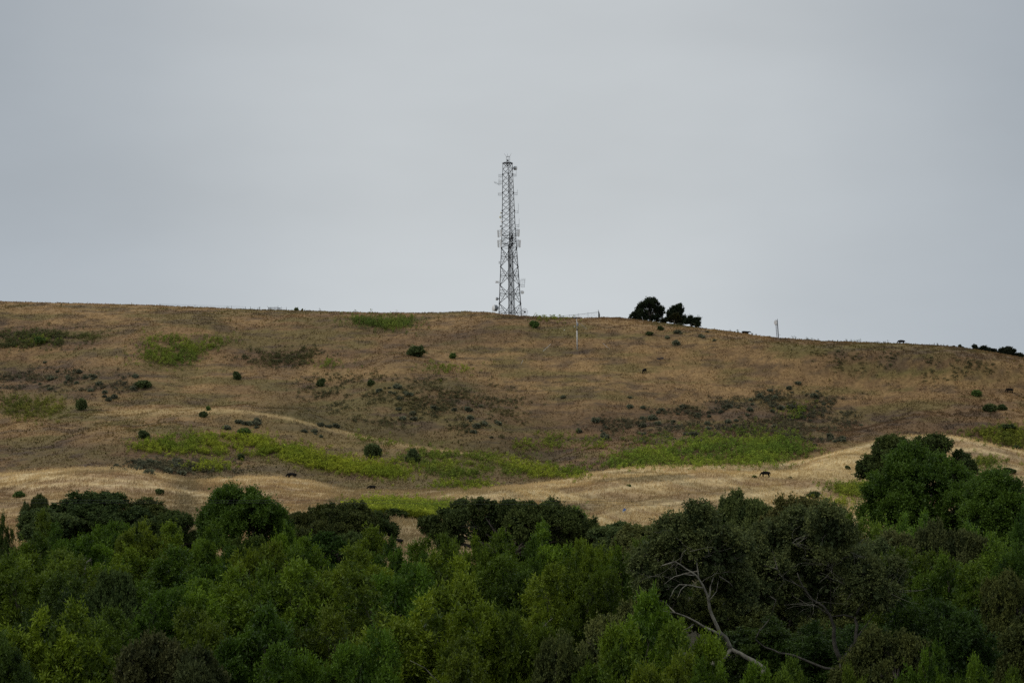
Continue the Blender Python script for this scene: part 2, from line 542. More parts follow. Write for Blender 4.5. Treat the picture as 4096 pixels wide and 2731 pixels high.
M = {
    'ground': mat_col('hill_ground', noise=(.62, 1.3), scale=.9, bump=.6),
    'grass': mat_col('dry_grass', trans=.25, noise=(.85, 1.15), scale=.4),
    'weed': mat_col('green_weed', trans=.3, noise=(.8, 1.2), scale=.8),
    'leaf_willow': mat_leaf('leaf_willow', .55, 1.5, (1.15, 1.08, .72), .35, .5, .2),
    'leaf_oak': mat_leaf('leaf_oak', .55, 1.45, (1.12, 1.04, .8), .15, .6, .08),
    'leaf_scrub': mat_leaf('leaf_scrub', .65, 1.4, (1.08, 1.03, .9), .15, .7, .08),
    'bark': mat_plain('bark', (.085, .072, .055), .9, 0, .45, 5),
    'bark_pale': mat_plain('bark_pale', (.16, .15, .115), .9, 0, .6, 3),
    'bark_shaded': mat_plain('bark_shaded', (.060, .055, .042), .9, 0, .5, 3),  # twisted oak's bark, darkened in colour to stand for crown shade
    'steel': mat_plain('galvanised_steel', (.045, .048, .052), .7, 0, .2, 2),
    'steel_dark': mat_plain('dark_steel', (.028, .030, .033), .7, 0, .2, 2),
    'cable': mat_plain('black_cable', (.04, .042, .045), .6, 0, .2, 2),
    'white': mat_plain('white_fibreglass', (.74, .75, .74), .5, 0, .08, 2),
    'offwhite': mat_plain('grey_white_fibreglass', (.58, .59, .59), .5, 0, .1, 2),
    'cream': mat_plain('cream_plastic', (.55, .52, .38), .5, 0, .1, 2),
    'shroud': mat_plain('grey_shroud', (.20, .22, .235), .55, .1, .12, 2),
    'wood_pale': mat_plain('weathered_pole_wood', (.47, .455, .42), .85, 0, .22, 4),
    'wood_dark': mat_plain('creosoted_wood', (.055, .048, .042), .85, 0, .3, 4),
    'hide': mat_plain('black_cow_hide', (.008, .0075, .007), .8, 0, .3, 3, .08),
    'roof': mat_plain('corrugated_roof', (.10, .11, .12), .5, .3, .25, 3),
    'wall': mat_plain('shed_wall', (.22, .21, .19), .8, 0, .15, 3),
    'blue': mat_plain('blue_plastic', (.12, .22, .50), .4, 0, .5, 4),
    'black_plastic': mat_plain('black_plastic_sheet', (.03, .03, .045), .5, 0, .4, 2),
    'concrete': mat_plain('concrete', (.26, .26, .25), .9, 0, .3, 4),
    'hole': mat_plain('opening_shade', (.008, .008, .008), .9, 0, .1, 2),
    'log': mat_plain('bare_log_wood', (.27, .19, .125), .9, 0, .3, 4),
}

# ------------------------------------------------------------------ terrain mesh
def build_terrain():
    s = np.concatenate([np.linspace(-1.1, -.30, 45)[:-1], np.linspace(-.30, .30, 700), np.linspace(.30, 1.1, 45)[1:]])
    ys = np.concatenate([np.array([60, 75, 90.]), np.arange(100, 380, 7.0), np.arange(380, 800, .8), np.arange(800, 1000, 8.0), np.array([1100, 1300, 1700, 2500, 4000, 6500, 9000.])])
    S, Yg = np.meshgrid(s, ys)
    X = (S * Yg).ravel()
    Yr = Yg.ravel()
    Z = np.empty(len(X))
    for a in range(0, len(X), 60000):
        Z[a:a + 60000] = ground(X[a:a + 60000], Yr[a:a + 60000])
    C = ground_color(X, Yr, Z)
    nr, nc = S.shape
    i = np.arange(nr * nc).reshape(nr, nc)
    Q = np.stack([i[:-1, :-1], i[:-1, 1:], i[1:, 1:], i[1:, :-1]], -1).reshape(-1, 4)
    V = np.stack([X, Yr, Z], 1)
    # the slope the camera stands on, from behind it down to the creek
    xs, yb = np.linspace(-66, 66, 45), np.linspace(-60, 60, 25)
    GX, GY = np.meshgrid(xs, yb)
    GZ = ground(GX.ravel(), GY.ravel())
    j = (np.arange(GX.size) + len(V)).reshape(GX.shape)
    Q2 = np.stack([j[:-1, :-1], j[:-1, 1:], j[1:, 1:], j[1:, :-1]], -1).reshape(-1, 4)
    V = np.concatenate([V, np.stack([GX.ravel(), GY.ravel(), GZ], 1)])
    Q = np.concatenate([Q, Q2])
    C = np.concatenate([C, np.tile(C_FIELD, (GX.size, 1))])
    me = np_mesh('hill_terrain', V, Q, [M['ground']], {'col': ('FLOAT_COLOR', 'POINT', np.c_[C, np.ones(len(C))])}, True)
    o = link('hill_terrain', me)
    tag(o, 'brown grassy hillside and pale knolls above the creek trees', 'hill', kind='structure')


build_terrain()


# ------------------------------------------------------------------ grass blades (nobody could count them)
def grass(name, label, n, zone, hgt, wid, lean, gain, tipw=0.0):
    s = RNG.uniform(-.27, .27, n)
    us = CU + F * s
    dk, dr, ds = np.interp(us, UT, DKNOLL), np.interp(us, UT, DRIDGE), np.interp(us, UT, DSPUR)
    y0, y1 = zone(dk, dr)
    y = np.sqrt(y0 ** 2 + RNG.random(n) * (y1 ** 2 - y0 ** 2))
    x = s * y
    z = ground(x, y)
    c = ground_color(x, y, z)
    nz = fbm(x / 2.0, y / 3.0, 3, 2)
    keep = RNG.random(n) < sstep(.22, .62, nz) * .9 + .1
    x, y, z, c, nz = x[keep], y[keep], z[keep], c[keep], nz[keep]
    n = len(x)
    c = c * (gain * RNG.lognormal(0, .14, n))[:, None]
    h = hgt * RNG.lognormal(0, .35, n) * (.6 + .8 * nz)
    w = wid * RNG.uniform(.6, 1.5, n)
    if name == 'dry_grass':            # darker, taller weeds among the grass, in drifts
        dw = RNG.random(n) < (.035 * sstep(.46, .66, fbm(x / 18, y / 34, 7, 3)) + .002) * (y < np.interp(CU + F * x / y, UT, DRIDGE) - 14)
        c = np.where(dw[:, None], c * (.58, .68, .5), c)
        h, w = np.where(dw, h * 1.6, h), np.where(dw, w * 1.8, w)
    a = RNG.uniform(-.5, .5, n)
    bx, by = np.cos(a) * w / 2, np.sin(a) * w / 2
    lx, ly = RNG.normal(lean, .28, n) * h, RNG.normal(-.1, .25, n) * h
    b = np.stack([x, y, z - .04], 1)
    d = np.stack([bx, by, np.zeros(n)], 1)
    tip = b + np.stack([lx, ly, h], 1)
    V = np.stack([b - d, b + d, tip + d * .35, tip - d * .35], 1).reshape(-1, 3)
    Q = np.arange(4 * n).reshape(n, 4)
    C = np.repeat(np.c_[c, np.ones(n)], 4, 0)
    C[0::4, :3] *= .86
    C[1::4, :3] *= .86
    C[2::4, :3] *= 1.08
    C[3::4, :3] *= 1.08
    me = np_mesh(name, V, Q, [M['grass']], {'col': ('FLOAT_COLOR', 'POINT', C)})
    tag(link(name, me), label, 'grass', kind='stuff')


grass('dry_grass', 'short dry brown grass covering the big hill', 360000, lambda k, r: (k + 8, r + 5), .19, .20, .12, 1.05)
grass('straw_grass', 'tall pale straw grass on the knolls below the hill', 430000, lambda k, r: (325 + k * 0, k + 5), .34, .085, .25, 1.08)


# ------------------------------------------------------------------ stands of green mustard and fennel
def poly_sample(poly, n):
    p = np.array(poly, float)
    lo, hi = p.min(0), p.max(0)
    out = []
    tot = 0
    while tot < n:
        q = RNG.uniform(lo, hi, (n * 2, 2))
        ins = np.zeros(len(q), bool)
        j = len(p) - 1
        for i in range(len(p)):
            a, b = p[i], p[j]
            with np.errstate(divide='ignore', invalid='ignore'):
                cr = ((a[1] > q[:, 1]) != (b[1] > q[:, 1])) & (q[:, 0] < (b[0] - a[0]) * (q[:, 1] - a[1]) / (b[1] - a[1]) + a[0])
            ins ^= cr
            j = i
        out.append(q[ins])
        tot += ins.sum()
    return np.concatenate(out)[:n]


def weeds(label, polys, n, height=1.25, tint=(.185, .235, .028), dens=.42, name='wild_mustard', width=.34, leaves=26):
    P = []
    area = [abs(sum(a[0] * b[1] - b[0] * a[1] for a, b in zip(p, p[1:] + p[:1]))) for p in polys]
    for p, ar in zip(polys, area):
        m = max(4, int(n * ar / sum(area)))
        P.append(poly_sample(p, m))
    P = np.concatenate(P)
    P = P + RNG.normal(0, 1, P.shape) * (30, 9) * RNG.choice([.3, 1, 1.7], (len(P), 1))
    W = hit(P[:, 0], P[:, 1])
    W = W[~np.isnan(W[:, 0])]
    nz = fbm(W[:, 0] / 3.2, W[:, 1] / 3.5, 2, 3) * .5 + fbm(W[:, 0] / 10, W[:, 1] / 6, 6, 2) * .5
    W = W[nz > dens + .015 + RNG.normal(0, .05, len(W))]
    n = len(W)
    nz = fbm(W[:, 0] / 7, W[:, 1] / 9, 5, 3)
    H = height * .72 * RNG.lognormal(0, .3, n)
    tone = np.clip(.5 + (nz - .5) * 2.2 + RNG.normal(0, .18, n), 0, 1)
    t = RNG.beta(1.5, 1.1, (n, leaves))
    r = width * (.35 + .65 * np.sin(np.pi * np.clip(t, .05, .95))) * np.sqrt(RNG.random((n, leaves)))
    an = RNG.uniform(0, 2 * np.pi, (n, leaves))
    base = W[:, None] + np.stack([np.cos(an) * r + t * .12, np.sin(an) * r, t * H[:, None]], -1)
    D = np.stack([np.cos(an) * .7, np.sin(an) * .7, RNG.uniform(.2, 1.3, (n, leaves))], -1) + RNG.normal(0, .25, (n, leaves, 3))
    D /= np.linalg.norm(D, axis=-1, keepdims=True)
    S = np.cross(D, RNG.normal(0, 1, D.shape))
    S /= np.linalg.norm(S, axis=-1, keepdims=True)
    Ln, Wd = RNG.uniform(.18, .34, (n, leaves, 1)), RNG.uniform(.05, .11, (n, leaves, 1))
    V = np.stack([base, base + D * Ln * .5 + S * Wd, base + D * Ln, base + D * Ln * .5 - S * Wd], 2).reshape(-1, 3)
    c0, c1 = np.array(tint), np.array(tint) * (.55, .66, .8)
    c = c1 + (c0 - c1) * tone[:, None, None]
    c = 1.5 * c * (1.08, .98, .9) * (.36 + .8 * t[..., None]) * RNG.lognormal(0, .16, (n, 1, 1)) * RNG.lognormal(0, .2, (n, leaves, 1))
    C = np.repeat(np.c_[c.reshape(-1, 3), np.ones(n * leaves)], 4, 0)
    Q = np.arange(len(V)).reshape(-1, 4)
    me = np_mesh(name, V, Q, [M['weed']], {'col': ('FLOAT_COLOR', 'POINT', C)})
    return tag(link(name, me), label, 'weeds', 'stands of green mustard on the hill' if name == 'wild_mustard' else None, 'stuff')


def zoom(pts, ox, oy, k=2.0909):
    return [(ox + x / k, oy + y / k) for x, y in pts]


BR, MD, DK = (.20, .245, .028), (.150, .190, .030), (.095, .140, .030)
weeds('bright green mustard patch high on the left of the hill', [zoom([(1215, 440), (1330, 420), (1480, 440), (1700, 420), (1900, 470), (1850, 505), (1740, 525), (1640, 595), (1500, 650), (1420, 675), (1330, 645), (1130, 610), (1230, 565), (1250, 500)], 0, 1150)], 1150, 1.5, (.150, .190, .03), .37)
weeds('low dark green stand of mustard just under the skyline', [zoom([(845, 295), (950, 275), (1080, 290), (1200, 285), (1340, 295), (1350, 320), (1290, 348), (1150, 348), (1000, 335), (860, 310)], 1000, 1150)], 620, 1.9, (.115, .155, .03), .24)
weeds('dull green mustard patch at the far left edge of the slope', [zoom([(0, 930), (200, 890), (480, 930), (540, 1000), (470, 1090), (300, 1150), (100, 1080), (0, 1080)], 0, 1150)], 620, 1.1, (.125, .135, .028), .47)
weeds('yellow green mustard below the pale spur on the left', [zoom([(1070, 1330), (1300, 1290), (1450, 1255), (1800, 1245), (2100, 1265), (2220, 1290), (2200, 1350), (2300, 1380), (2300, 1410), (1900, 1400), (1600, 1405), (1300, 1395), (1100, 1360)], 0, 1150), zoom([(1600, 1500), (1750, 1450), (1900, 1480), (1900, 1530), (1700, 1540)], 0, 1150)], 1700, 1.45, (.185, .225, .026), .37)
weeds('long yellow green mustard band slanting down the lower slope', [zoom([(0, 1250), (120, 1275), (150, 1335), (330, 1350), (480, 1360), (600, 1430), (900, 1475), (1200, 1505), (1150, 1575), (800, 1550), (500, 1500), (400, 1470), (130, 1380), (0, 1340)], 1000, 1150), zoom([(500, 130), (1000, 165), (1350, 200), (1300, 235), (1150, 240), (950, 190), (600, 150)], 1000, 1800)], 2300, 1.4, (.20, .235, .024), .32)
weeds('sparse green mustard on the face of the slanting spur', [zoom([(860, 1245), (1130, 1295), (1400, 1335), (1700, 1365), (2000, 1420), (2280, 1480), (2240, 1568), (1500, 1568), (1450, 1500), (1400, 1350), (900, 1300)], 1000, 1150), zoom([(1100, 90), (1500, 40), (1950, 60), (2250, 70), (1950, 130), (1900, 240), (1650, 290), (1550, 210)], 1000, 1800)], 1500, 1.25, (.15, .185, .028), .43)
weeds('bright mustard strip in the hollow behind the centre knoll', [zoom([(100, 1450), (330, 1500), (600, 1520), (740, 1560), (700, 1600), (560, 1590), (330, 1600), (80, 1540)], 2000, 1150), [(1720, 1945), (1850, 1935), (1960, 1935), (1980, 1948), (1850, 1954), (1730, 1958)]], 700, 1.2, (.18, .22, .026), .33)
weeds('large bright green mustard stand behind the right knoll', [zoom([(890, 1440), (1100, 1370), (1300, 1350), (1500, 1320), (1750, 1260), (2000, 1290), (2300, 1290), (2300, 1500), (1300, 1500), (900, 1530)], 2000, 1150), zoom([(0, 1290), (250, 1260), (400, 1300), (530, 1350), (540, 1390), (400, 1420), (200, 1470), (0, 1490)], 2996, 1150)], 3000, 1.35, (.16, .215, .030), .33)
weeds('ragged thin mustard straggling up the slope above the large bright stand', [[(2480, 1760), (2800, 1725), (3000, 1715), (3200, 1730), (3230, 1770), (2900, 1775), (2600, 1790)]], 520, 1.3, (.12, .16, .03), .42)
weeds('olive green mustard slope at the right edge beyond the knoll', [zoom([(1770, 1240), (2000, 1190), (2200, 1180), (2300, 1200), (2300, 1360), (2150, 1320), (2000, 1280)], 2996, 1150)], 620, 1.3, (.14, .165, .028), .34)
weeds('bright green mustard field among the pale grass above the trees', [zoom([(870, 465), (1000, 440), (1250, 435), (1700, 480), (1660, 560), (1470, 610), (1400, 690), (1300, 690), (1130, 650), (1000, 560)], 1000, 1800)], 1900, 1.35, (.19, .235, .026), .25)
weeds('mustard bank beside the fallen log on the right knoll', [zoom([(700, 310), (900, 300), (1050, 310), (1050, 400), (1000, 410), (860, 390), (700, 350)], 2996, 1800), zoom([(690, 440), (800, 440), (800, 480), (690, 470)], 2996, 1800)], 520, 1.4, (.165, .20, .028), .3)
weeds('thin mustard behind the tallest trees at the right edge', [zoom([(1880, 90), (2050, 80), (2100, 120), (2050, 170), (1900, 150)], 2996, 1800)], 150, 1.2, (.15, .18, .028), .3)
for lab, u, v, ru, rv, n in (('small mustard clump in the hollow under the radio tower', 2117, 1783, 46, 20, 70), ('middle mustard clump of three in the dark hollow', 2218, 1772, 36, 30, 90),
                             ('right hand mustard clump of three in the dark hollow', 2360, 1778, 40, 22, 70), ('lone bright mustard clump among the sage on the right slope', 3190, 1652, 24, 34, 70),
                             ('dark green mustard clump near the left edge under the skyline', 150, 1364, 45, 16, 60), ('faint yellow mustard scatter below the dark round bush', 1800, 1480, 90, 16, 80),
                             ('faint mustard scatter beside the dark hollow on the left', 1320, 1462, 35, 16, 45), ('dry green weeds on the skyline right of the tower', 2200, 1274, 60, 5, 60)):
    weeds(lab, [[(u + ru * math.cos(a), v + rv * math.sin(a)) for a in np.linspace(0, 2 * math.pi, 13)[:-1]]], n, 1.25, (.16, .20, .028), .2)

LOW = 'low dark scrub'
weeds('broad dark green smear of weeds at the far left under the skyline', [[(-40, 1335), (120, 1325), (300, 1335), (420, 1350), (330, 1380), (120, 1392), (-40, 1395)]], 1100, 1.0, (.088, .098, .034), .42, 'low_scrub')
weeds('dark brown green smear of weeds right of the upper left mustard', [[(930, 1400), (1080, 1385), (1260, 1400), (1330, 1440), (1200, 1470), (1000, 1465)]], 800, .9, (.086, .086, .036), .48, 'low_scrub')
weeds('low dull scrub blended into the dark bank at the left edge', [[(-20, 1500), (200, 1480), (480, 1500), (560, 1545), (380, 1570), (100, 1575), (-20, 1560)]], 1000, .75, (.086, .084, .048), .49, 'low_scrub')
weeds('low dull scrub blended over the lower right slope above the mustard', [[(2300, 1700), (2700, 1640), (3050, 1570), (3350, 1590), (3450, 1690), (3300, 1770), (2900, 1740), (2500, 1770)]], 3200, .75, (.086, .084, .048), .49, 'low_scrub')
weeds('low olive weeds blended through the dark centre of the hill', [[(1150, 1520), (1500, 1500), (1950, 1530), (2150, 1620), (2050, 1760), (1700, 1740), (1400, 1690), (1200, 1600)]], 2600, .7, (.096, .092, .042), .51, 'low_scrub')
weeds('low dark weeds along the upper right slope', [[(3200, 1400), (3600, 1420), (4000, 1450), (4090, 1520), (3700, 1530), (3350, 1480)]], 700, .5, (.115, .108, .048), .50, 'low_scrub')
weeds('dull scrub between the lower left mustard and the pale knoll', [[(500, 1850), (700, 1845), (920, 1860), (930, 1890), (700, 1890), (520, 1880)]], 700, .75, (.085, .085, .050), .48, 'low_scrub')


def skyline_weeds():
    us = np.concatenate([RNG.uniform(2780, 3800, 260), RNG.uniform(900, 1300, 60)])
    us = us[fbm(us / 60, us * 0, 1, 2) + RNG.normal(0, .1, len(us)) > .5]
    n = len(us)
    y = np.interp(us, UT, DRIDGE) + RNG.uniform(-6, 4, n)
    x = (us - CU) / F * y
    z = ground(x, y)
    V = []
    k = 7
    h = .55 * RNG.lognormal(0, .45, n)
    for i in range(k):
        a = RNG.uniform(-.35, .35, n)
        bz = z + (0 if i < 3 else 1) * h * RNG.uniform(.2, .9, n)
        ln = h * (1.0 if i < 3 else .35)
        b = np.stack([x + RNG.normal(0, .08, n), y, bz - .03], 1)
        tip = b + np.stack([a * ln * 1.4, RNG.normal(0, .1, n), ln], 1)
        w = np.stack([np.full(n, .035), np.zeros(n), np.zeros(n)], 1)
        V.append(np.stack([b - w, b + w, tip + w * .5, tip - w * .5], 1))
    V = np.stack(V, 1).reshape(-1, 3)
    C = np.tile((.085, .085, .05, 1), (len(V), 1))
    me = np_mesh('ridge_weeds', V, np.arange(len(V)).reshape(-1, 4), [M['weed']], {'col': ('FLOAT_COLOR', 'POINT', C)})
    tag(link('ridge_weeds', me), 'thin dry weeds standing along the skyline of the hill', 'weeds', kind='stuff')


skyline_weeds()

# ------------------------------------------------------------------ foliage
def leaf_cloud(lumps, nspray, nleaf, slen, llen, lwid, up=.6, rnd=.35, spread=.8, fill=0, fill_size=.3, seed=0, squash=1.0, cull=.62, clump=.23):
    """leaves set along short shoots that cover the lumps (centre, radius) of a crown"""
    g = np.random.default_rng(seed)
    c = np.array([l[0] for l in lumps], float)
    r = np.array([l[1] for l in lumps], float)
    pr = r ** 2 / (r ** 2).sum()
    V, A = [], []
    need, tries = nspray, 0
    KN = 8
    KD = g.normal(0, 1, (len(r), KN, 3)) + (0, 0, .45)
    KD /= np.linalg.norm(KD, axis=2, keepdims=True)
    LV = g.normal(0, .13, len(r))
    IK = []
    Pk, Dk_ = [], []
    while need > 0 and tries < 12:
        tries += 1
        i = g.choice(len(r), need * 2, p=pr)
        d = KD[i, g.integers(0, KN, need * 2)] + g.normal(0, clump, (need * 2, 3))
        d /= np.linalg.norm(d, axis=1, keepdims=True)
        rr = r[i] * (.70 + .38 * g.random(need * 2) ** .7)
        p = c[i] + d * rr[:, None] * (1, 1, squash)
        ins = np.zeros(len(p), bool)
        for j in range(len(r)):
            q = (p - c[j]) / (1, 1, squash)
            ins |= (np.linalg.norm(q, axis=1) < cull * r[j]) & (i != j)
        IK.append(i[~ins][:need])
        p, d = p[~ins][:need], d[~ins][:need]
        Pk.append(p)
        Dk_.append(d)
        need -= len(p)
    P, D = np.concatenate(Pk), np.concatenate(Dk_)
    n = len(P)
    ax = D * .7 + np.array((0, 0, up)) + g.normal(0, rnd, (n, 3))
    ax /= np.linalg.norm(ax, axis=1, keepdims=True)
    sl = slen * g.lognormal(0, .3, n)
    sv = g.normal(0, .12, n) + LV[np.concatenate(IK)]
    t = g.random((n, nleaf))
    ld = g.normal(0, 1, (n, nleaf, 3))
    ld /= np.linalg.norm(ld, axis=-1, keepdims=True)
    base = P[:, None] + ax[:, None] * (t * sl[:, None])[..., None] + ld * (slen * .10)
    dr = ax[:, None] * (1 - spread * .6) + ld * spread
    dr /= np.linalg.norm(dr, axis=-1, keepdims=True)
    sd = np.cross(dr, g.normal(0, 1, dr.shape))
    sd /= np.linalg.norm(sd, axis=-1, keepdims=True)
    L = llen * g.uniform(.65, 1.35, (n, nleaf, 1))
    W = lwid * g.uniform(.7, 1.3, (n, nleaf, 1)) * .5
    V.append(np.stack([base, base + dr * L * .45 + sd * W, base + dr * L, base + dr * L * .45 - sd * W], 2).reshape(-1, 3))
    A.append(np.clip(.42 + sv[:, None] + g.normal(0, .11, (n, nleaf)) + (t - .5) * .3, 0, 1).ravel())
    if fill:
        i = g.choice(len(r), fill, p=pr)
        d = g.normal(0, 1, (fill, 3))
        d /= np.linalg.norm(d, axis=1, keepdims=True)
        b = c[i] + d * (r[i] * .7 * g.random(fill) ** .5)[:, None] * (1, 1, squash)
        dr = g.normal(0, 1, (fill, 3))
        dr /= np.linalg.norm(dr, axis=1, keepdims=True)
        sd = np.cross(dr, g.normal(0, 1, dr.shape))
        sd /= np.linalg.norm(sd, axis=1, keepdims=True)
        V.append(np.stack([b, b + (dr + sd) * fill_size * .5, b + dr * fill_size, b + (dr - sd) * fill_size * .5], 1).reshape(-1, 3))
        A.append(np.full(fill, .1))  # inner filler leaves coloured darker to stand for shade inside the crown
    V = np.concatenate(V)
    return V, np.concatenate(A)


def crown_mesh(name, lumps, mat, **kw):
    V, A = leaf_cloud(lumps, **kw)
    return np_mesh(name, V, np.arange(len(V)).reshape(-1, 4), [mat], {'var': ('FLOAT', 'FACE', A)})


def limb(mb, a, b, r0, r1, g, bend=.12, n=5, sides=6):
    a, b = Vector(a), Vector(b)
    d = (b - a).length
    pts, rad = [], []
    off = Vector((g.uniform(-1, 1), g.uniform(-1, 1), g.uniform(-.2, .8))) * d * bend
    for k in range(n):
        t = k / (n - 1)
        j = Vector((g.uniform(-1, 1), g.uniform(-1, 1), g.uniform(-1, 1))) * d * .025 * (0 < k < n - 1)
        pts.append(a.lerp(b, t) + off * math.sin(math.pi * t) + j)
        rad.append(r0 + (r1 - r0) * t)
    mb.tube(pts, rad, sides, cap=False)
    return pts


def wood_mesh(name, lumps, height, mat, r0=.22, stems=3, seed=0, base_spread=.3, twigs=0, fork=.3):
    g = random.Random(seed)
    mb = MB()
    ls = sorted(lumps, key=lambda l: l[0][2])
    zmin = ls[0][0][2]
    cx = sum(l[0][0] for l in ls) / len(ls)
    cy = sum(l[0][1] for l in ls) / len(ls)
    forks = []
    for s in range(stems):
        a = 2 * math.pi * s / stems + g.uniform(-.4, .4)
        b = Vector((math.cos(a), math.sin(a), 0)) * base_spread * (stems > 1)
        top = Vector((cx * .5 + math.cos(a) * base_spread * 3 * (stems > 1), cy * .5 + math.sin(a) * base_spread * 3 * (stems > 1), max(zmin * .7, height * fork)))
        pts = limb(mb, b - Vector((0, 0, .4)), top, r0, r0 * .7, g, .06, 5, 8)
        forks.append(top)
    for c, r in (ls if len(ls) < 30 else ls[::2]):
        c = Vector(c)
        f = min(forks, key=lambda q: (q - c).length)
        pts = limb(mb, f, c, r0 * .5, r0 * .14, g, .14, 6, 5)
        for k in range(3 + twigs):
            d = Vector((g.gauss(0, 1), g.gauss(0, 1), g.gauss(.4, .8))).normalized()
            p0 = pts[g.choice([3, 4, 5])]
            q = limb(mb, p0, c + d * r * g.uniform(.7, 1.05), r0 * .12, r0 * .03, g, .15, 4, 4)
            if twigs:
                for e in range(2):
                    d2 = (d + Vector((g.gauss(0, .6), g.gauss(0, .6), g.gauss(0, .6)))).normalized()
                    limb(mb, q[g.choice([1, 2])], q[2] + d2 * r * g.uniform(.35, .6), r0 * .06, r0 * .025, g, .2, 4, 3)
    return mb.mesh(name, mat, True)


def leader_lumps(g, n, R, H, r0, per=6, low=.25):
    """several upright leaders of unequal height, each a string of shrinking leaf clumps"""
    out = []
    for i in range(n):
        f = math.sqrt((i + .5) / n)
        a = i * 2.4 + g.uniform(-.5, .5)
        x, y = math.cos(a) * R * f, math.sin(a) * R * f
        h = H * (1 - .34 * f ** 1.8) * g.uniform(.86, 1.04)
        lx, ly = math.cos(a) * f * g.uniform(.2, 1.0), math.sin(a) * f * g.uniform(.2, 1.0)
        for k in range(per):
            t = k / (per - 1)
            r = r0 * (1.2 - .40 * t ** 1.6) * g.uniform(.75, 1.25)
            out.append(((x + lx * t + g.gauss(0, .45), y + ly * t + g.gauss(0, .45), h * (low + (1 - low) * t) - r * .8), r))
            if g.random() < .5:
                b = g.uniform(0, 6.28)
                out.append(((x + lx * t + math.cos(b) * r * 1.3, y + ly * t + math.sin(b) * r * 1.3, h * (low + (1 - low) * t) - r), r * g.uniform(.4, .65)))
    return out


def add_sub(g, L, k, lo=.35, hi=.55):
    out = []
    for c, r in L:
        out.append((c, r * .8))
        for i in range(k):
            d = Vector((g.gauss(0, 1), g.gauss(0, 1), g.gauss(.35, 1))).normalized()
            out.append((tuple(Vector(c) + d * r * .8), r * g.uniform(lo, hi)))
    return out


def gen_lumps(g, n, cen, rad, lr, shell=.55, top=0):
    out = []
    for i in range(n):
        d = Vector((g.gauss(0, 1), g.gauss(0, 1), g.gauss(.15, 1))).normalized()
        f = g.uniform(shell, .95)
        out.append(((cen[0] + d.x * rad[0] * f, cen[1] + d.y * rad[1] * f, cen[2] + d.z * rad[2] * f), g.uniform(*lr)))
    for i in range(top):
        a, f = g.uniform(0, 6.28), g.uniform(0, .7)
        zz = cen[2] + rad[2] * math.sqrt(1 - f * f) * g.uniform(.85, 1.12)
        out.append(((cen[0] + math.cos(a) * rad[0] * f, cen[1] + math.sin(a) * rad[1] * f, zz), g.uniform(lr[0] * .5, lr[0] * .85)))
    return out


KINDS = {}


def make_kind(kind, variants):
    KINDS[kind] = []
    for k in range(variants):
        g = random.Random(hash_(kind) + k * 13)
        if kind == 'near_willow':
            lumps = leader_lumps(g, 6, 2.2, 10, 1.28, 5)
            cm = crown_mesh('willow_crown', lumps, M['leaf_willow'], nspray=7200, nleaf=17, slen=.45, llen=.21, lwid=.075, up=.4, rnd=.5, spread=.9, fill=7000, fill_size=.24, seed=70 + k, squash=1.05, clump=.22)
            wm = wood_mesh('willow_trunk', lumps, 10.5, M['bark'], .16, 4, k, .35, 1)
        elif kind == 'willow':
            lumps = leader_lumps(g, 7, 2.3, 10, 1.22, 5)
            cm = crown_mesh('willow_crown', lumps, M['leaf_willow'], nspray=6800, nleaf=17, slen=.45, llen=.21, lwid=.08, up=.4, rnd=.5, spread=.9, fill=7000, fill_size=.24, seed=k, squash=1.05, clump=.22)
            wm = wood_mesh('willow_trunk', lumps, 10.5, M['bark'], .16, 4, k, .35)
        elif kind == 'oak':
            lumps = add_sub(g, gen_lumps(g, 13, (0, 0, 5.2), (3.6, 3.6, 2.3), (1.0, 1.8), .5, 3), 4)
            cm = crown_mesh('oak_crown', lumps, M['leaf_oak'], nspray=7000, nleaf=15, slen=.32, llen=.15, lwid=.10, up=.35, rnd=.6, spread=.95, fill=7000, fill_size=.24, seed=20 + k)
            wm = wood_mesh('oak_trunk', lumps, 8, M['bark'], .28, 1, k, .3, 2)
        else:  # maple: upright, pointed sprays, broader leaves
            lumps = leader_lumps(g, 8, 2.7, 10.5, 1.0)
            cm = crown_mesh('maple_crown', lumps, M['leaf_willow'], nspray=5800, nleaf=16, slen=.7, llen=.20, lwid=.11, up=.8, rnd=.35, spread=.85, fill=6000, fill_size=.24, seed=40 + k, squash=1.25)
            wm = wood_mesh('maple_trunk', lumps, 10.5, M['bark'], .2, 2, k, .3)
        co = np.empty(len(cm.vertices) * 3, np.float32)
        cm.vertices.foreach_get('co', co)
        co = co.reshape(-1, 3)
        lo, hi = np.percentile(co, 1.0, axis=0), np.percentile(co, 99.0, axis=0)
        KINDS[kind].append((cm, wm, (hi[0] - lo[0] + hi[1] - lo[1]) / 2, float(np.percentile(co[:, 2], 99.85)), float((lo[0] + hi[0]) / 2)))


def hash_(s):
    return sum(ord(c) * (i + 3) for i, c in enumerate(s))


make_kind('willow', 5)
make_kind('near_willow', 4)
make_kind('oak', 4)
make_kind('maple', 3)
NAME = {'near_willow': ('willow_tree', 'willow'), 'willow': ('willow_tree', 'willow'), 'oak': ('oak_tree', 'oak'), 'maple': ('broadleaf_tree', 'tree')}
TREEGROUP = 'trees along the creek'
_cnt = {}


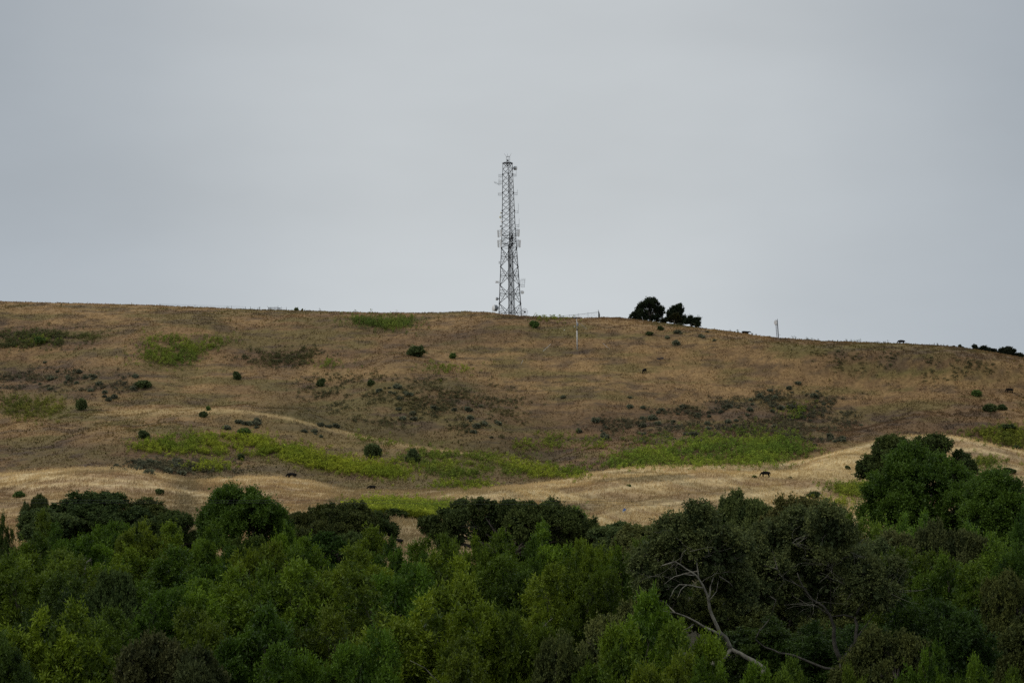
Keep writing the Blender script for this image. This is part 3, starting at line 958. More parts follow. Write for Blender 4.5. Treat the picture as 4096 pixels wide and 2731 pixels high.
def tree(kind, u, v, w, y, tint, label, group=TREEGROUP, hmin=4.0):
    if kind == 'willow' and y < 146:
        kind = 'near_willow'
    k = _cnt.get(kind, 0)
    _cnt[kind] = k + 1
    vs = KINDS[kind]
    cm, wm, cw, ch, cx = vs[k % len(vs)]
    g = random.Random(k * 7 + hash_(kind))
    x = float(xat(u, v, y))
    gz = float(ground(x, y)[0])
    ztop = float(zat(v, y)) + CAMZ
    H = max(ztop - gz, hmin)
    sw, sh = w * (1.18 if kind == 'oak' else 1.42) / F * y / cw, H / ch
    if H != ztop - gz:
        gz = ztop - H
    root = thing(NAME[kind][0], (x, y, gz), label, NAME[kind][1], group)
    root.rotation_euler = (0, 0, g.uniform(0, 6.28))
    root.scale = (sw, sw, sh)
    c = link('crown', cm, root)
    lv, yl = g.uniform(.78, 1.22), g.uniform(.86, 1.2)
    j = [tint[0] * lv * yl, tint[1] * lv, tint[2] * lv * g.uniform(.9, 1.1)]
    c.color = (*j, 1)
    link('trunk', wm, root)
    return root


def px_lumps(lumps, y, depth=.8, seed=0):
    """crown lumps given as (u, v, radius) seen at distance y -> metres"""
    g = random.Random(seed)
    out = []
    for u, v, r in lumps:
        rm = r / F * y
        yy = y + g.uniform(-1, 1) * rm * depth * 2
        p = at(u, v, yy)
        out.append(((p.x, p.y, p.z), rm))
    return out


def custom_tree(kind, name, cat, lumps_px, y, tint, label, group=TREEGROUP, base=None, stems=1, r0=.3, mat='leaf_oak', wood='bark', twigs=1, seed=0, extra=None, **kw):
    L = px_lumps(lumps_px, y, seed=seed)
    if base is None:
        bx = sum(l[0][0] for l in L) / len(L)
    else:
        bx = float(xat(base, 1700, y))
    gz = float(ground(bx, y)[0])
    o = Vector((bx, y, gz))
    L = [(tuple(Vector(c) - o), r) for c, r in L]
    if extra:
        more = []
        g = random.Random(seed + 5)
        for c, r in L:
            for k in range(extra):
                d = Vector((g.gauss(0, 1), g.gauss(0, 1), g.gauss(.3, 1))).normalized()
                more.append((tuple(Vector(c) + d * r * .85), r * g.uniform(.3, .5)))
        L2 = L + more
    else:
        L2 = L
    root = thing(name, o, label, cat, group)
    c = link('crown', crown_mesh(name + '_crown', L2, M[mat], seed=seed, **kw), root)
    c.color = (*tint, 1)
    link('trunk', wood_mesh(name + '_trunk', L, max(l[0][2] for l in L), M[wood], r0, stems, seed, .25, twigs), root)
    return root

WB, WM, WD = (.092, .146, .013), (.068, .114, .012), (.042, .074, .014)
OD, OB, MG, ML = (.064, .086, .027), (.088, .106, .040), (.060, .108, .016), (.098, .168, .020)

# back row, in front of the pale field
tree('oak', 147, 1980, 92, 330, OD, 'small round dark oak, first at the left of the back row')
tree('oak', 250, 2035, 230, 300, OD, 'dark oak at the foot of the broad oak on its left side')
tree('oak', 400, 1968, 330, 304, OD, 'broad dark domed oak at the left, highest of its dark clump')
tree('oak', 545, 1995, 250, 306, OD, 'dark oak shoulder just right of the broad domed oak')
tree('oak', 670, 2045, 200, 296, OD, 'low dark oak between the broad domed oak and the leafy green tree')
custom_tree('maple', 'broadleaf_tree', 'tree', [(915, 1990, 34), (900, 2040, 52), (860, 2090, 50), (950, 2060, 55), (1000, 2010, 30), (1010, 2060, 50), (1055, 2035, 24), (1075, 2075, 42), (1110, 2070, 22), (920, 2120, 70),
            (1030, 2130, 70), (1110, 2125, 42), (845, 2140, 45), (1130, 2160, 35)], 276, MG, 'full green tree with pointed tips, left of centre in the back row', stems=3, r0=.2, mat='leaf_willow',
            nspray=6500, nleaf=13, slen=.8, llen=.26, lwid=.14, up=.7, spread=.85, fill=3300, fill_size=.3, seed=3, extra=2)
tree('oak', 1218, 2033, 100, 288, OD, 'narrow dark oak tip between the pointed green tree and its taller neighbour')
tree('oak', 1360, 2010, 250, 285, OD, 'dark oak with a knobbly peak in front of the bright mustard field')
tree('oak', 1470, 2048, 190, 291, OD, 'dark oak beside the mustard field, right of the knobbly peak')
tree('oak', 1290, 2075, 200, 282, OD, 'dark oak low under the knobbly peaked oak')
custom_tree('oak', 'oak_tree', 'oak', [(2110, 2062, 50), (2200, 2066, 52), (2275, 2082, 48), (2335, 2112, 42), (2385, 2150, 36), (1910, 2035, 30), (1850, 2050, 45), (1780, 2095, 48), (1720, 2110, 34), (1700, 2105, 26), (1950, 2075, 60), (2040, 2070, 55), (1850, 2120, 70), (1960, 2150, 70), (2080, 2130, 70), (2180, 2090, 60),
            (2260, 2110, 55), (2310, 2140, 40), (1780, 2160, 50), (2200, 2160, 60), (2350, 2175, 35), (1745, 2145, 30)], 300, OD, 'largest rounded dark oak of the back row, right of the mustard field', r0=.4,
            nspray=12000, nleaf=13, slen=.45, llen=.22, lwid=.15, up=.3, rnd=.6, spread=.95, fill=5500, fill_size=.3, seed=8, extra=3)
tree('maple', 2080, 2014, 170, 306, MG, 'leafy green crown showing behind the largest rounded oak, left half')
tree('maple', 2215, 2010, 200, 306, ML, 'brighter leafy green crown showing behind the largest rounded oak, right half')
tree('oak', 2420, 2088, 200, 282, OB, 'low dull oak against the foot of the straw knoll')
tree('oak', 2590, 2098, 230, 274, OB, 'low dull oak at the lowest point of the pale field')
tree('oak', 2740, 2068, 120, 266, OD, 'small dark oak with a sharp tip against the straw knoll')
tree('maple', 2660, 2110, 160, 255, MG, 'green tree under the small sharp tipped oak')
tree('oak', 2875, 2030, 190, 226, OD, 'dark oak hiding the grey pole top')
tree('oak', 3005, 1968, 170, 224, OB, 'tall thin leaved oak in front of the grazing cow knoll')
tree('oak', 3200, 1990, 270, 208, OB, 'brownish green oak dome directly below the fallen log')
tree('oak', 3335, 2040, 150, 204, OB, 'right shoulder of the brownish oak dome, beside the log')
custom_tree('oak', 'oak_tree', 'oak', [(3570, 1785, 36), (3535, 1800, 34), (3600, 1800, 36), (3525, 1840, 32), (3560, 1850, 36), (3655, 1805, 34), (3700, 1782, 36), (3745, 1785, 34), (3775, 1790, 26), (3690, 1830, 44), (3740, 1830, 34),
            (3640, 1850, 40), (3475, 1865, 34), (3440, 1885, 24), (3510, 1880, 34), (3480, 1900, 22), (3540, 1890, 34), (3845, 1840, 30), (3870, 1870, 28), (3850, 1900, 34), (3885, 1890, 16), (3700, 1900, 60)], 270, OD,
            'old dark oak with flat topped clumps behind the tallest green tree', base=3660, r0=.5, nspray=6500, nleaf=13, slen=.4, llen=.2, lwid=.14, up=.25, rnd=.6, spread=.95, fill=3300, fill_size=.3, seed=12, extra=2, twigs=2)
custom_tree('maple', 'broadleaf_tree', 'tree', [(3598, 1838, 16), (3655, 1806, 16), (3630, 1815, 22), (3752, 1852, 18), (3868, 1928, 20), (3832, 1908, 22), (3505, 1930, 18), (3478, 1995, 16), (3700, 1838, 22), (3640, 1850, 42), (3600, 1890, 55), (3680, 1890, 50), (3550, 1930, 50), (3625, 1950, 70), (3720, 1890, 50), (3770, 1900, 50), (3700, 1960, 80), (3800, 1950, 60), (3850, 1955, 50), (3880, 1975, 40),
            (3540, 2000, 55), (3495, 1985, 26), (3475, 1965, 14), (3530, 2040, 60), (3620, 2040, 80), (3720, 2050, 85), (3820, 2040, 80), (3890, 2040, 50), (3480, 2070, 40), (3570, 2100, 70), (3680, 2120, 80), (3800, 2120, 80)],
            238, MG, 'tallest full green tree at the right, rising over the knoll', base=3690, stems=3, r0=.3, mat='leaf_willow', nspray=11000, nleaf=13, slen=.7, llen=.22, lwid=.12, up=.65, spread=.88, fill=3300, fill_size=.3, seed=14, extra=3, clump=.2)
custom_tree('maple', 'broadleaf_tree', 'tree', [(4078, 1995, 26), (4055, 1955, 18), (3938, 1938, 16), (4022, 1925, 16), (3990, 1925, 20), (4090, 2040, 30), (3960, 1945, 32), (3990, 1955, 36), (3915, 1985, 40), (3900, 2030, 50), (3920, 2090, 60), (3940, 1985, 45), (4010, 2000, 50), (3960, 2040, 60), (4040, 2040, 50), (4080, 2080, 40), (3990, 2100, 70), (4070, 2140, 60), (3930, 2080, 50), (4010, 2170, 60)],
            214, MG, 'full green tree right of the tallest one, near the right edge', base=4000, stems=3, r0=.25, mat='leaf_willow', nspray=6500, nleaf=13, slen=.65, llen=.2, lwid=.11, up=.65, spread=.88, fill=3300, fill_size=.3, seed=15, extra=2)
tree('oak', 4040, 1914, 120, 246, OD, 'dark oak behind the green trees at the right edge')
tree('maple', 4115, 2000, 90, 205, MG, 'green crown cut by the right edge of the view')
# bright hedge row below the tall trees
tree('maple', 3470, 2063, 190, 186, ML, 'bright green crown left end of the row under the tallest tree')
tree('maple', 3590, 2078, 160, 187, ML, 'bright green crown second in the row under the tallest tree')
tree('maple', 3690, 2070, 170, 184, ML, 'bright green crown in the middle of the row under the tallest tree')
tree('oak', 3790, 2090, 200, 181, OB, 'dull oak breaking the bright row under the tallest tree')
tree('maple', 3890, 2108, 170, 183, ML, 'bright green crown right of the dull oak under the tallest tree')
tree('maple', 3990, 2150, 180, 178, ML, 'bright green crown low at the right end of the row')
tree('maple', 4075, 2190, 150, 175, MG, 'darker green crown at the right edge below the row')
tree('oak', 3560, 2130, 240, 170, OB, 'dull olive oak under the left end of the bright row')
tree('willow', 3640, 2200, 260, 162, WM, 'olive willow between the two dull oaks on the right')
tree('oak', 3450, 2160, 260, 168, OB, 'dull olive oak beside the great twisted oak on its upper right')
tree('willow', 3760, 2235, 250, 152, WM, 'yellowish willow right of the great twisted oak')
tree('willow', 3910, 2260, 250, 150, WM, 'willow low on the right, second from the edge')
tree('oak', 4050, 2290, 240, 146, OD, 'dark oak at the right edge, mid height in the trees')
tree('willow', 3620, 2390, 300, 136, WD, 'dark willow right of the twisted oak trunk')
tree('willow', 3830, 2410, 320, 132, WD, 'broad dark willow in the lower right')
tree('oak', 4040, 2450, 300, 126, OD, 'dark oak low at the right edge')
tree('oak', 3560, 2520, 300, 120, OD, 'dark oak in the shade right of the twisted trunk')
# dark trees behind the twisted oaks
tree('oak', 2900, 2300, 330, 168, OD, 'shaded oak behind the leaning pale limbs')
tree('oak', 3120, 2330, 330, 166, OD, 'shaded oak behind and between the two twisted oaks')
tree('oak', 3320, 2360, 330, 164, OD, 'shaded oak behind the twisted oak trunk')
tree('willow', 3010, 2470, 300, 150, WD, 'dark understorey willow behind the leaning pale limbs')
tree('willow', 3230, 2490, 280, 148, WD, 'dark understorey willow left of the twisted trunk')
tree('willow', 3430, 2500, 280, 146, WD, 'dark understorey willow right of the twisted trunk')
# middle willows
tree('willow', 15, 2066, 90, 216, WD, 'dark willow tip at the very left edge')
tree('willow', 182, 2052, 130, 206, WM, 'slender willow sprig in front of the broad domed oak')
tree('willow', 275, 2105, 170, 196, WM, 'willow with ragged tips right of the slender sprig')
tree('willow', 100, 2150, 230, 182, WM, 'willow at the left below the slender sprig')
tree('willow', 425, 2095, 170, 201, WB, 'bright willow below the middle of the broad domed oak')
tree('willow', 585, 2100, 210, 194, WB, 'tall bright willow below the low dark oak')
tree('willow', 700, 2100, 190, 197, WB, 'bright willow left of the pointed green tree')
tree('willow', 810, 2108, 170, 192, WB, 'bright willow right below the gap beside the pointed green tree')
tree('willow', 380, 2155, 230, 180, WB, 'lightest yellow green willow on the left')
tree('willow', 250, 2215, 260, 166, WM, 'willow at left, below the ragged tipped one')
tree('willow', 500, 2205, 270, 168, WB, 'bright willow by the small dead branch on the left')
tree('willow', 680, 2200, 300, 163, WM, 'wide deep green willow left of centre')
tree('willow', 850, 2200, 240, 160, WM, 'willow beneath the pointed green tree')
tree('oak', 980, 2150, 190, 206, WD, 'grey green scrub oak beneath the pointed green tree')
tree('oak', 1270, 2135, 250, 232, WD, 'grey green scrub oak below the knobbly peaked oak')
tree('oak', 1400, 2130, 190, 236, OD, 'dark scrub oak below the mustard field')
tree('willow', 1145, 2112, 150, 178, WB, 'bright willow tip between the pointed green tree and the knobbly oak')
tree('willow', 1040, 2185, 240, 152, WB, 'light willow left of the tall centre willow')
tree('willow', 1240, 2165, 250, 157, WB, 'light willow under the grey green scrub oak')
tree('willow', 1490, 2118, 230, 176, WB, 'bright willow that half hides a cow')
tree('willow', 1400, 2195, 290, 152, WB, 'big bright willow in the centre left')
tree('willow', 1610, 2170, 200, 168, WM, 'willow at the end of the bare grass gap')
tree('willow', 1790, 2150, 180, 171, WM, 'willow under the left side of the largest rounded oak')
tree('willow', 1895, 2158, 180, 166, WM, 'willow under the middle of the largest rounded oak')
tree('willow', 2020, 2132, 200, 173, WB, 'tall bright willow under the largest rounded oak')
tree('willow', 2240, 2112, 250, 161, WB, 'broad bright willow below the right half of the largest oak')
tree('willow', 2110, 2165, 190, 156, WM, 'dark leaved willow left of the broad bright one')
tree('willow', 2370, 2175, 190, 156, WB, 'bright willow shoulder right of the broad one')
tree('willow', 2460, 2200, 180, 150, WM, 'green willow beside the dull oaks right of centre')
tree('oak', 2570, 2165, 230, 164, OB, 'dull brownish oak left of the leaning limbs')
tree('willow', 1675, 2178, 150, 176, WM, 'low willow closing the bottom of the bare grass gap')
# nearer willows
tree('willow', 70, 2245, 300, 142, WM, 'large willow at the left edge, middle of the tree band')
tree('willow', 240, 2310, 290, 132, WD, 'dark willow left of the shadowed hollow')
tree('oak', 470, 2288, 230, 141, OD, 'shadowed dark oak in the hollow on the left')
tree('willow', 370, 2260, 220, 146, WM, 'willow just above the shadowed hollow')
tree('willow', 810, 2330, 290, 126, WB, 'bright willow top right of the shadowed hollow')
tree('willow', 640, 2360, 290, 124, WM, 'willow under the shadowed hollow, right side')
tree('willow', 960, 2275, 320, 129, WB, 'large light willow left of centre in the front band')
tree('willow', 1180, 2260, 360, 126, WB, 'large speckled willow below the scrub oak')
tree('willow', 1410, 2310, 350, 126, WM, 'large deep willow in the front band, centre left')
tree('willow', 1620, 2270, 310, 137, WM, 'willow below the end of the bare grass gap')
tree('willow', 1820, 2230, 290, 141, WB, 'rounded willow in the centre of the tree band')
tree('willow', 2010, 2240, 290, 142, WM, 'deep green willow centre right')
tree('willow', 2200, 2270, 280, 136, WB, 'bright willow right of centre in the tree band')
tree('willow', 2390, 2290, 250, 134, WM, 'willow left of the dull oak scrub')
tree('oak', 2520, 2380, 280, 124, OB, 'dull scrub oak above the brightest front willow')
# front row
tree('willow', 210, 2440, 370, 106, WB, 'big front willow in the bottom left corner')
tree('willow', 20, 2540, 260, 101, WD, 'dark willow at the bottom left edge')
tree('willow', 450, 2450, 300, 113, WM, 'front willow right of the bottom left one')
tree('oak', 660, 2545, 360, 102, (.050, .060, .026), 'dark brown green oak at the bottom left')
tree('oak', 860, 2600, 260, 100, (.046, .057, .024), 'dark brown green oak at the bottom, next to its larger twin')
tree('willow', 830, 2450, 330, 112, WM, 'front willow above the two brown oaks')
tree('willow', 1050, 2440, 370, 109, WM, 'front willow left of the bottom centre')
tree('willow', 1290, 2450, 340, 111, WM, 'front willow with an orange leaf here and there')
tree('willow', 1120, 2590, 300, 99, WB, 'light willow at the bottom edge, left of centre')
tree('willow', 1480, 2540, 300, 101, WM, 'front willow at the bottom, left of the big bright one')
tree('willow', 1730, 2390, 430, 106, WB, 'big bright willow at the bottom centre')
tree('willow', 1960, 2430, 370, 105, WB, 'bright willow right of the big one at the bottom centre')
tree('willow', 1860, 2570, 300, 98, WM, 'willow with bare stems at the bottom centre')
tree('willow', 2110, 2460, 280, 104, WM, 'willow beside the bare dead branch')
tree('oak', 2250, 2555, 240, 98, OD, 'small dark oak at the bottom right of centre')
tree('willow', 2570, 2385, 330, 101, WB, 'brightest yellow green willow in front of the leaning limbs')
tree('willow', 2450, 2520, 300, 97, WB, 'bright willow in front of the dull scrub oak')
tree('willow', 2720, 2500, 300, 98, WB, 'bright willow under the leaning limbs')
tree('willow', 2640, 2630, 330, 93, WB, 'bright low willow at the bottom edge')
tree('willow', 2860, 2665, 220, 92, WM, 'low willow under the leaning trunk')
tree('willow', 3010, 2672, 190, 93, WM, 'low willow between the two trunks')
tree('willow', 3170, 2652, 190, 95, ML, 'bright bush willow left of the twisted trunk base')
tree('willow', 3430, 2680, 140, 93, WM, 'little willow tip right of the twisted trunk base')
tree('willow', 3720, 2605, 200, 98, WM, 'pale willow tip in the bottom right')
tree('willow', 3890, 2645, 190, 96, WM, 'second pale willow tip in the bottom right')
tree('willow', 4060, 2690, 160, 94, WM, 'last willow tip in the bottom right corner')


# the two great oaks with bare limbs at the lower right
def limbs_px(mb, y, path, r, r1=None, sides=7, dy=0.0):
    pts = [at(u, v, y + dy * k / max(1, len(path) - 1)) for k, (u, v) in enumerate(path)]
    out = [pts[0]]
    for a, b in zip(pts[:-1], pts[1:]):
        m = a.lerp(b, .5)
        out += [m + Vector((random.uniform(-.03, .03), random.uniform(-.06, .06), random.uniform(-.03, .03))) * (b - a).length, b]
    n = len(out)
    r1 = r if r1 is None else r1
    mb.tube(out, [r + (r1 - r) * i / (n - 1) for i in range(n)], sides)


def twig_spray(mb, y, u, v, n, size, g):
    for i in range(n):
        a = g.uniform(0, 6.28)
        p = [(u + g.uniform(-15, 15), v + g.uniform(-10, 10))]
        for k in range(4):
            a += g.uniform(-.55, .55)
            p.append((p[-1][0] + math.cos(a) * size * .3, p[-1][1] + math.sin(a) * size * .18))
        limbs_px(mb, y + g.uniform(-.8, .8), p, .012, .004, 3, g.uniform(-.5, .5))


def great_oak(lumps, y, base, label, paths, sprays, seed, wood, back, **kw):
    L = px_lumps(lumps, y + back, .8, seed)
    bx = float(xat(base, 2600, y))
    o = Vector((bx, y, float(ground(bx, y)[0])))
    root = thing('oak_tree', o, label, 'oak', 'great twisted oaks')
    L2 = [(tuple(Vector(c) - o), r) for c, r in L]
    g = random.Random(seed)
    more = []
    for c, r in L2:
        for k in range(3):
            d = Vector((g.gauss(0, 1), g.gauss(0, 1), g.gauss(.2, 1))).normalized()
            more.append((tuple(Vector(c) + d * r * .9), r * g.uniform(.3, .5)))
    c = link('crown', crown_mesh('great_oak_crown', L2 + more, M['leaf_oak'], seed=seed, up=.2, rnd=.7, spread=.95, nleaf=14, slen=.35, llen=.13, lwid=.075, fill=5500, fill_size=.3, **kw), root)
    c.color = (.088, .108, .042, 1)
    mb = MB()
    for n_, (path, r0, r1, dy) in enumerate(paths):
        b0 = len(mb.v)
        limbs_px(mb, y, path, r0 * .58, r1 * .45, 8, dy)
        if n_ and path[0][1] < 2680:             # spring from the nearest limb already built
            s_ = (mb.v[b0] + mb.v[b0 + 4]) / 2
            q_ = min(mb.v[:b0], key=lambda p: (p.x - s_.x) ** 2 + (p.z - s_.z) ** 2)
            for p in mb.v[b0:]:
                p.y += q_.y - s_.y
    mb0 = mb
    nv = len(mb.v)
    for u, v, n, s in sprays:
        sp = MB()
        twig_spray(sp, y - .7, u, v, n, s, g)
        sp.v = [p - o for p in sp.v]
        sp.build('bare_twigs', M['bark_pale'], root, True)
    tw = mb0
    for c_, r in L:
        s_ = min(mb0.v[:nv], key=lambda p: (p - Vector(c_)).length)
        tw.tube([s_, s_.lerp(Vector(c_), .5) + Vector((0, 0, .15)), Vector(c_)], [.04, .03, .02], 4)
        for k in range(5):
            d = Vector((g.gauss(0, 1), g.gauss(-.4, .7), g.gauss(.1, .7))).normalized()
            p = Vector(c_) + d * r * g.uniform(.4, .7)
            q = [Vector(c_), p]
            for e in range(4):
                d = (d + Vector((g.gauss(0, .45), g.gauss(0, .4), g.gauss(0, .45)))).normalized()
                q.append(q[-1] + d * r * .22)
            tw.tube(q, [.02, .018, .015, .012, .009, .005], 3)
    tw.v = [p - o for p in tw.v]
    tw.build('trunk', M[wood], root, True)
    return root


great_oak([(2700, 2150, 75), (2800, 2120, 80), (2620, 2210, 80), (2720, 2230, 85), (2840, 2200, 90), (2600, 2300, 70), (2670, 2330, 70), (2900, 2290, 80), (2930, 2200, 70), (2620, 2390, 50), (2960, 2380, 60)], 122, 3040,
          'leaning oak with pale bare forked limbs in the lower right',
          [([(3056, 2800), (3053, 2667), (3010, 2640), (2960, 2612), (2925, 2595)], .24, .20, 0), ([(2800, 2760), (2830, 2662), (2880, 2645), (2905, 2622), (2925, 2595)], .22, .22, 0),
           ([(2925, 2595), (2905, 2550), (2880, 2530), (2858, 2480), (2838, 2430), (2832, 2385), (2812, 2340), (2785, 2300), (2745, 2275), (2700, 2245)], .20, .05, -1.5),
           ([(2880, 2535), (2840, 2515), (2785, 2485), (2740, 2462), (2700, 2448), (2650, 2440)], .13, .03, -1), ([(2832, 2385), (2836, 2340), (2850, 2300), (2856, 2240), (2846, 2190)], .09, .02, 1),
           ([(2806, 2345), (2760, 2335), (2712, 2332), (2690, 2352), (2672, 2390)], .06, .015, -1.2), ([(2790, 2310), (2782, 2250), (2775, 2200), (2760, 2160)], .06, .015, .5),
           ([(2775, 2295), (2730, 2290), (2690, 2300), (2650, 2330)], .05, .012, -1), ([(2740, 2330), (2715, 2350), (2700, 2385)], .04, .012, -1),
           ([(2832, 2400), (2862, 2360), (2868, 2320), (2880, 2280)], .045, .012, .6), ([(2770, 2490), (2740, 2510), (2710, 2512)], .05, .015, -.5)],
          [(2700, 2250, 7, 90), (2850, 2210, 7, 90), (2640, 2300, 6, 80), (2870, 2300, 5, 70), (2760, 2200, 6, 90)], 31, 'bark_pale', 1.5, nspray=5200)
great_oak([(3190, 2120, 80), (3320, 2130, 90), (3080, 2180, 90), (3230, 2220, 110), (3390, 2230, 110), (3120, 2300, 100), (3280, 2330, 100), (3440, 2330, 100), (3020, 2270, 80), (3530, 2390, 60), (3210, 2410, 60), (3560, 2300, 60),
           (3060, 2390, 60)], 133, 3375,
          'great twisted oak with a forked trunk, lichen grey twigs and a low limb',
          [([(3380, 2860), (3377, 2720), (3366, 2650), (3362, 2632)], .30, .26, 0), ([(3362, 2640), (3342, 2590), (3336, 2540), (3337, 2505), (3318, 2455), (3295, 2425), (3250, 2398), (3215, 2350), (3190, 2290)], .22, .06, -1.5),
           ([(3366, 2650), (3400, 2600), (3424, 2560), (3430, 2500), (3420, 2472), (3440, 2430), (3470, 2390), (3500, 2350)], .23, .06, 1.0), ([(3420, 2472), (3380, 2462), (3340, 2468), (3320, 2462)], .10, .06, 0),
           ([(3366, 2678), (3300, 2672), (3240, 2648), (3180, 2622), (3120, 2612), (3060, 2588), (3022, 2556), (3040, 2520), (3075, 2480), (3105, 2400)], .14, .03, -1.5), ([(3424, 2560), (3470, 2500), (3520, 2420)], .09, .03, 1),
           ([(3440, 2400), (3450, 2340), (3480, 2300), (3560, 2355)], .06, .02, -.5), ([(3215, 2350), (3130, 2310), (3100, 2270)], .05, .02, -.5), ([(3330, 2450), (3330, 2350), (3330, 2270), (3400, 2200)], .07, .02, -1)],
          [(3330, 2260, 12, 110), (3400, 2215, 8, 110), (3560, 2360, 14, 130), (3250, 2415, 12, 100), (3470, 2350, 9, 130), (3180, 2170, 8, 100), (3120, 2300, 7, 90), (3380, 2330, 8, 110)], 37, 'bark_shaded', .5, nspray=7500)


def dead_branch(label, y, paths):
    p0 = at(*paths[0][0][0], y)
    o = Vector((p0.x, p0.y, float(ground(p0.x, p0.y)[0])))
    mb = MB()
    for path, r0, r1 in paths:
        limbs_px(mb, y, path, r0, r1, 6, -.4)
    a = at(*paths[0][0][0], y)
    mb.v = [p - o for p in mb.v]
    ob = mb.build('dead_tree', M['bark_pale'], None, True)
    MB().tube([Vector((0, 0, 0)), a - o], [paths[0][1] * 1.4, paths[0][1]], 6).build('lower_stem', M['wood_dark'], ob, True)
    ob.location = o
    tag(ob, label, 'dead tree')


dead_branch('pale dead branch poking from the light willows on the left', 164, [([(338, 2285), (342, 2258), (352, 2242), (366, 2232)], .05, .012), ([(344, 2252), (338, 2236), (345, 2228)], .03, .01), ([(352, 2244), (368, 2240)], .025, .008)])
dead_branch('bare dead branch forking among the willows right of bottom centre', 106, [([(2138, 2570), (2150, 2545), (2172, 2505), (2190, 2488), (2210, 2472)], .024, .008), ([(2168, 2512), (2205, 2524), (2235, 2540), (2258, 2555)], .016, .006),
            ([(2172, 2505), (2186, 2500), (2178, 2478)], .022, .008)])
dead_branch('long bare stems slanting through the willow at the bottom centre', 99, [([(1850, 2740), (1820, 2670), (1800, 2600), (1790, 2560)], .03, .01), ([(1760, 2731), (1700, 2670), (1640, 2640)], .025, .008), ([(1835, 2705), (1850, 2660)], .02, .008)])

# ------------------------------------------------------------------ shrubs on the hill
def shrub_mesh(name, seed, mat, w=2.0, h=1.5, n=420, leaf=(.22, .12), nl=12, lumps=9):
    g = random.Random(seed)
    L = []
    for i in range(lumps):
        a, f = g.uniform(0, 6.28), g.uniform(.1, .75)
        L.append(((math.cos(a) * f * w * .42, math.sin(a) * f * w * .42, h * g.uniform(.3, .78) * (1 - .35 * f)), g.uniform(.17, .27) * min(w, h * 1.3)))
    return crown_mesh(name, L, mat, nspray=n, nleaf=nl, slen=.25, llen=leaf[0], lwid=leaf[1], up=.5, rnd=.6, spread=.9, fill=150, fill_size=.4, seed=seed)


BUSH = [shrub_mesh('shrub_leaves', 100 + k, M['leaf_scrub']) for k in range(5)]
STEM = []
for k in range(5):
    g = random.Random(k)
    mb = MB()
    for i in range(6):
        a = g.uniform(0, 6.28)
        limb(mb, (0, 0, -.2), (math.cos(a) * .7, math.sin(a) * .7, g.uniform(.7, 1.2)), .05, .012, g, .12, 4, 5)
    STEM.append(mb.mesh('shrub_stem', M['bark'], True))
SAGE = [shrub_mesh('sagebrush', 200 + k, M['leaf_scrub'], 1.8, .8, 80, (.22, .12), 9, 7) for k in range(6)]


def put(mesh, name, p, w, h, color, label, cat, group=None, w0=2.0, h0=1.5, rz=None, stem=True):
    c = link('foliage' if stem else name, mesh)
    c.color = (*color, 1)
    root = c
    if stem:
        root = thing(name, p, label, cat, group)
        c.parent = root
        link('stem', random.choice(STEM), root)
    else:
        tag(c, label, cat, group)
    root.location = p
    root.rotation_euler = (0, 0, random.uniform(0, 6.28) if rz is None else rz)
    root.scale = (w / w0, w / w0, h / h0)
    return root


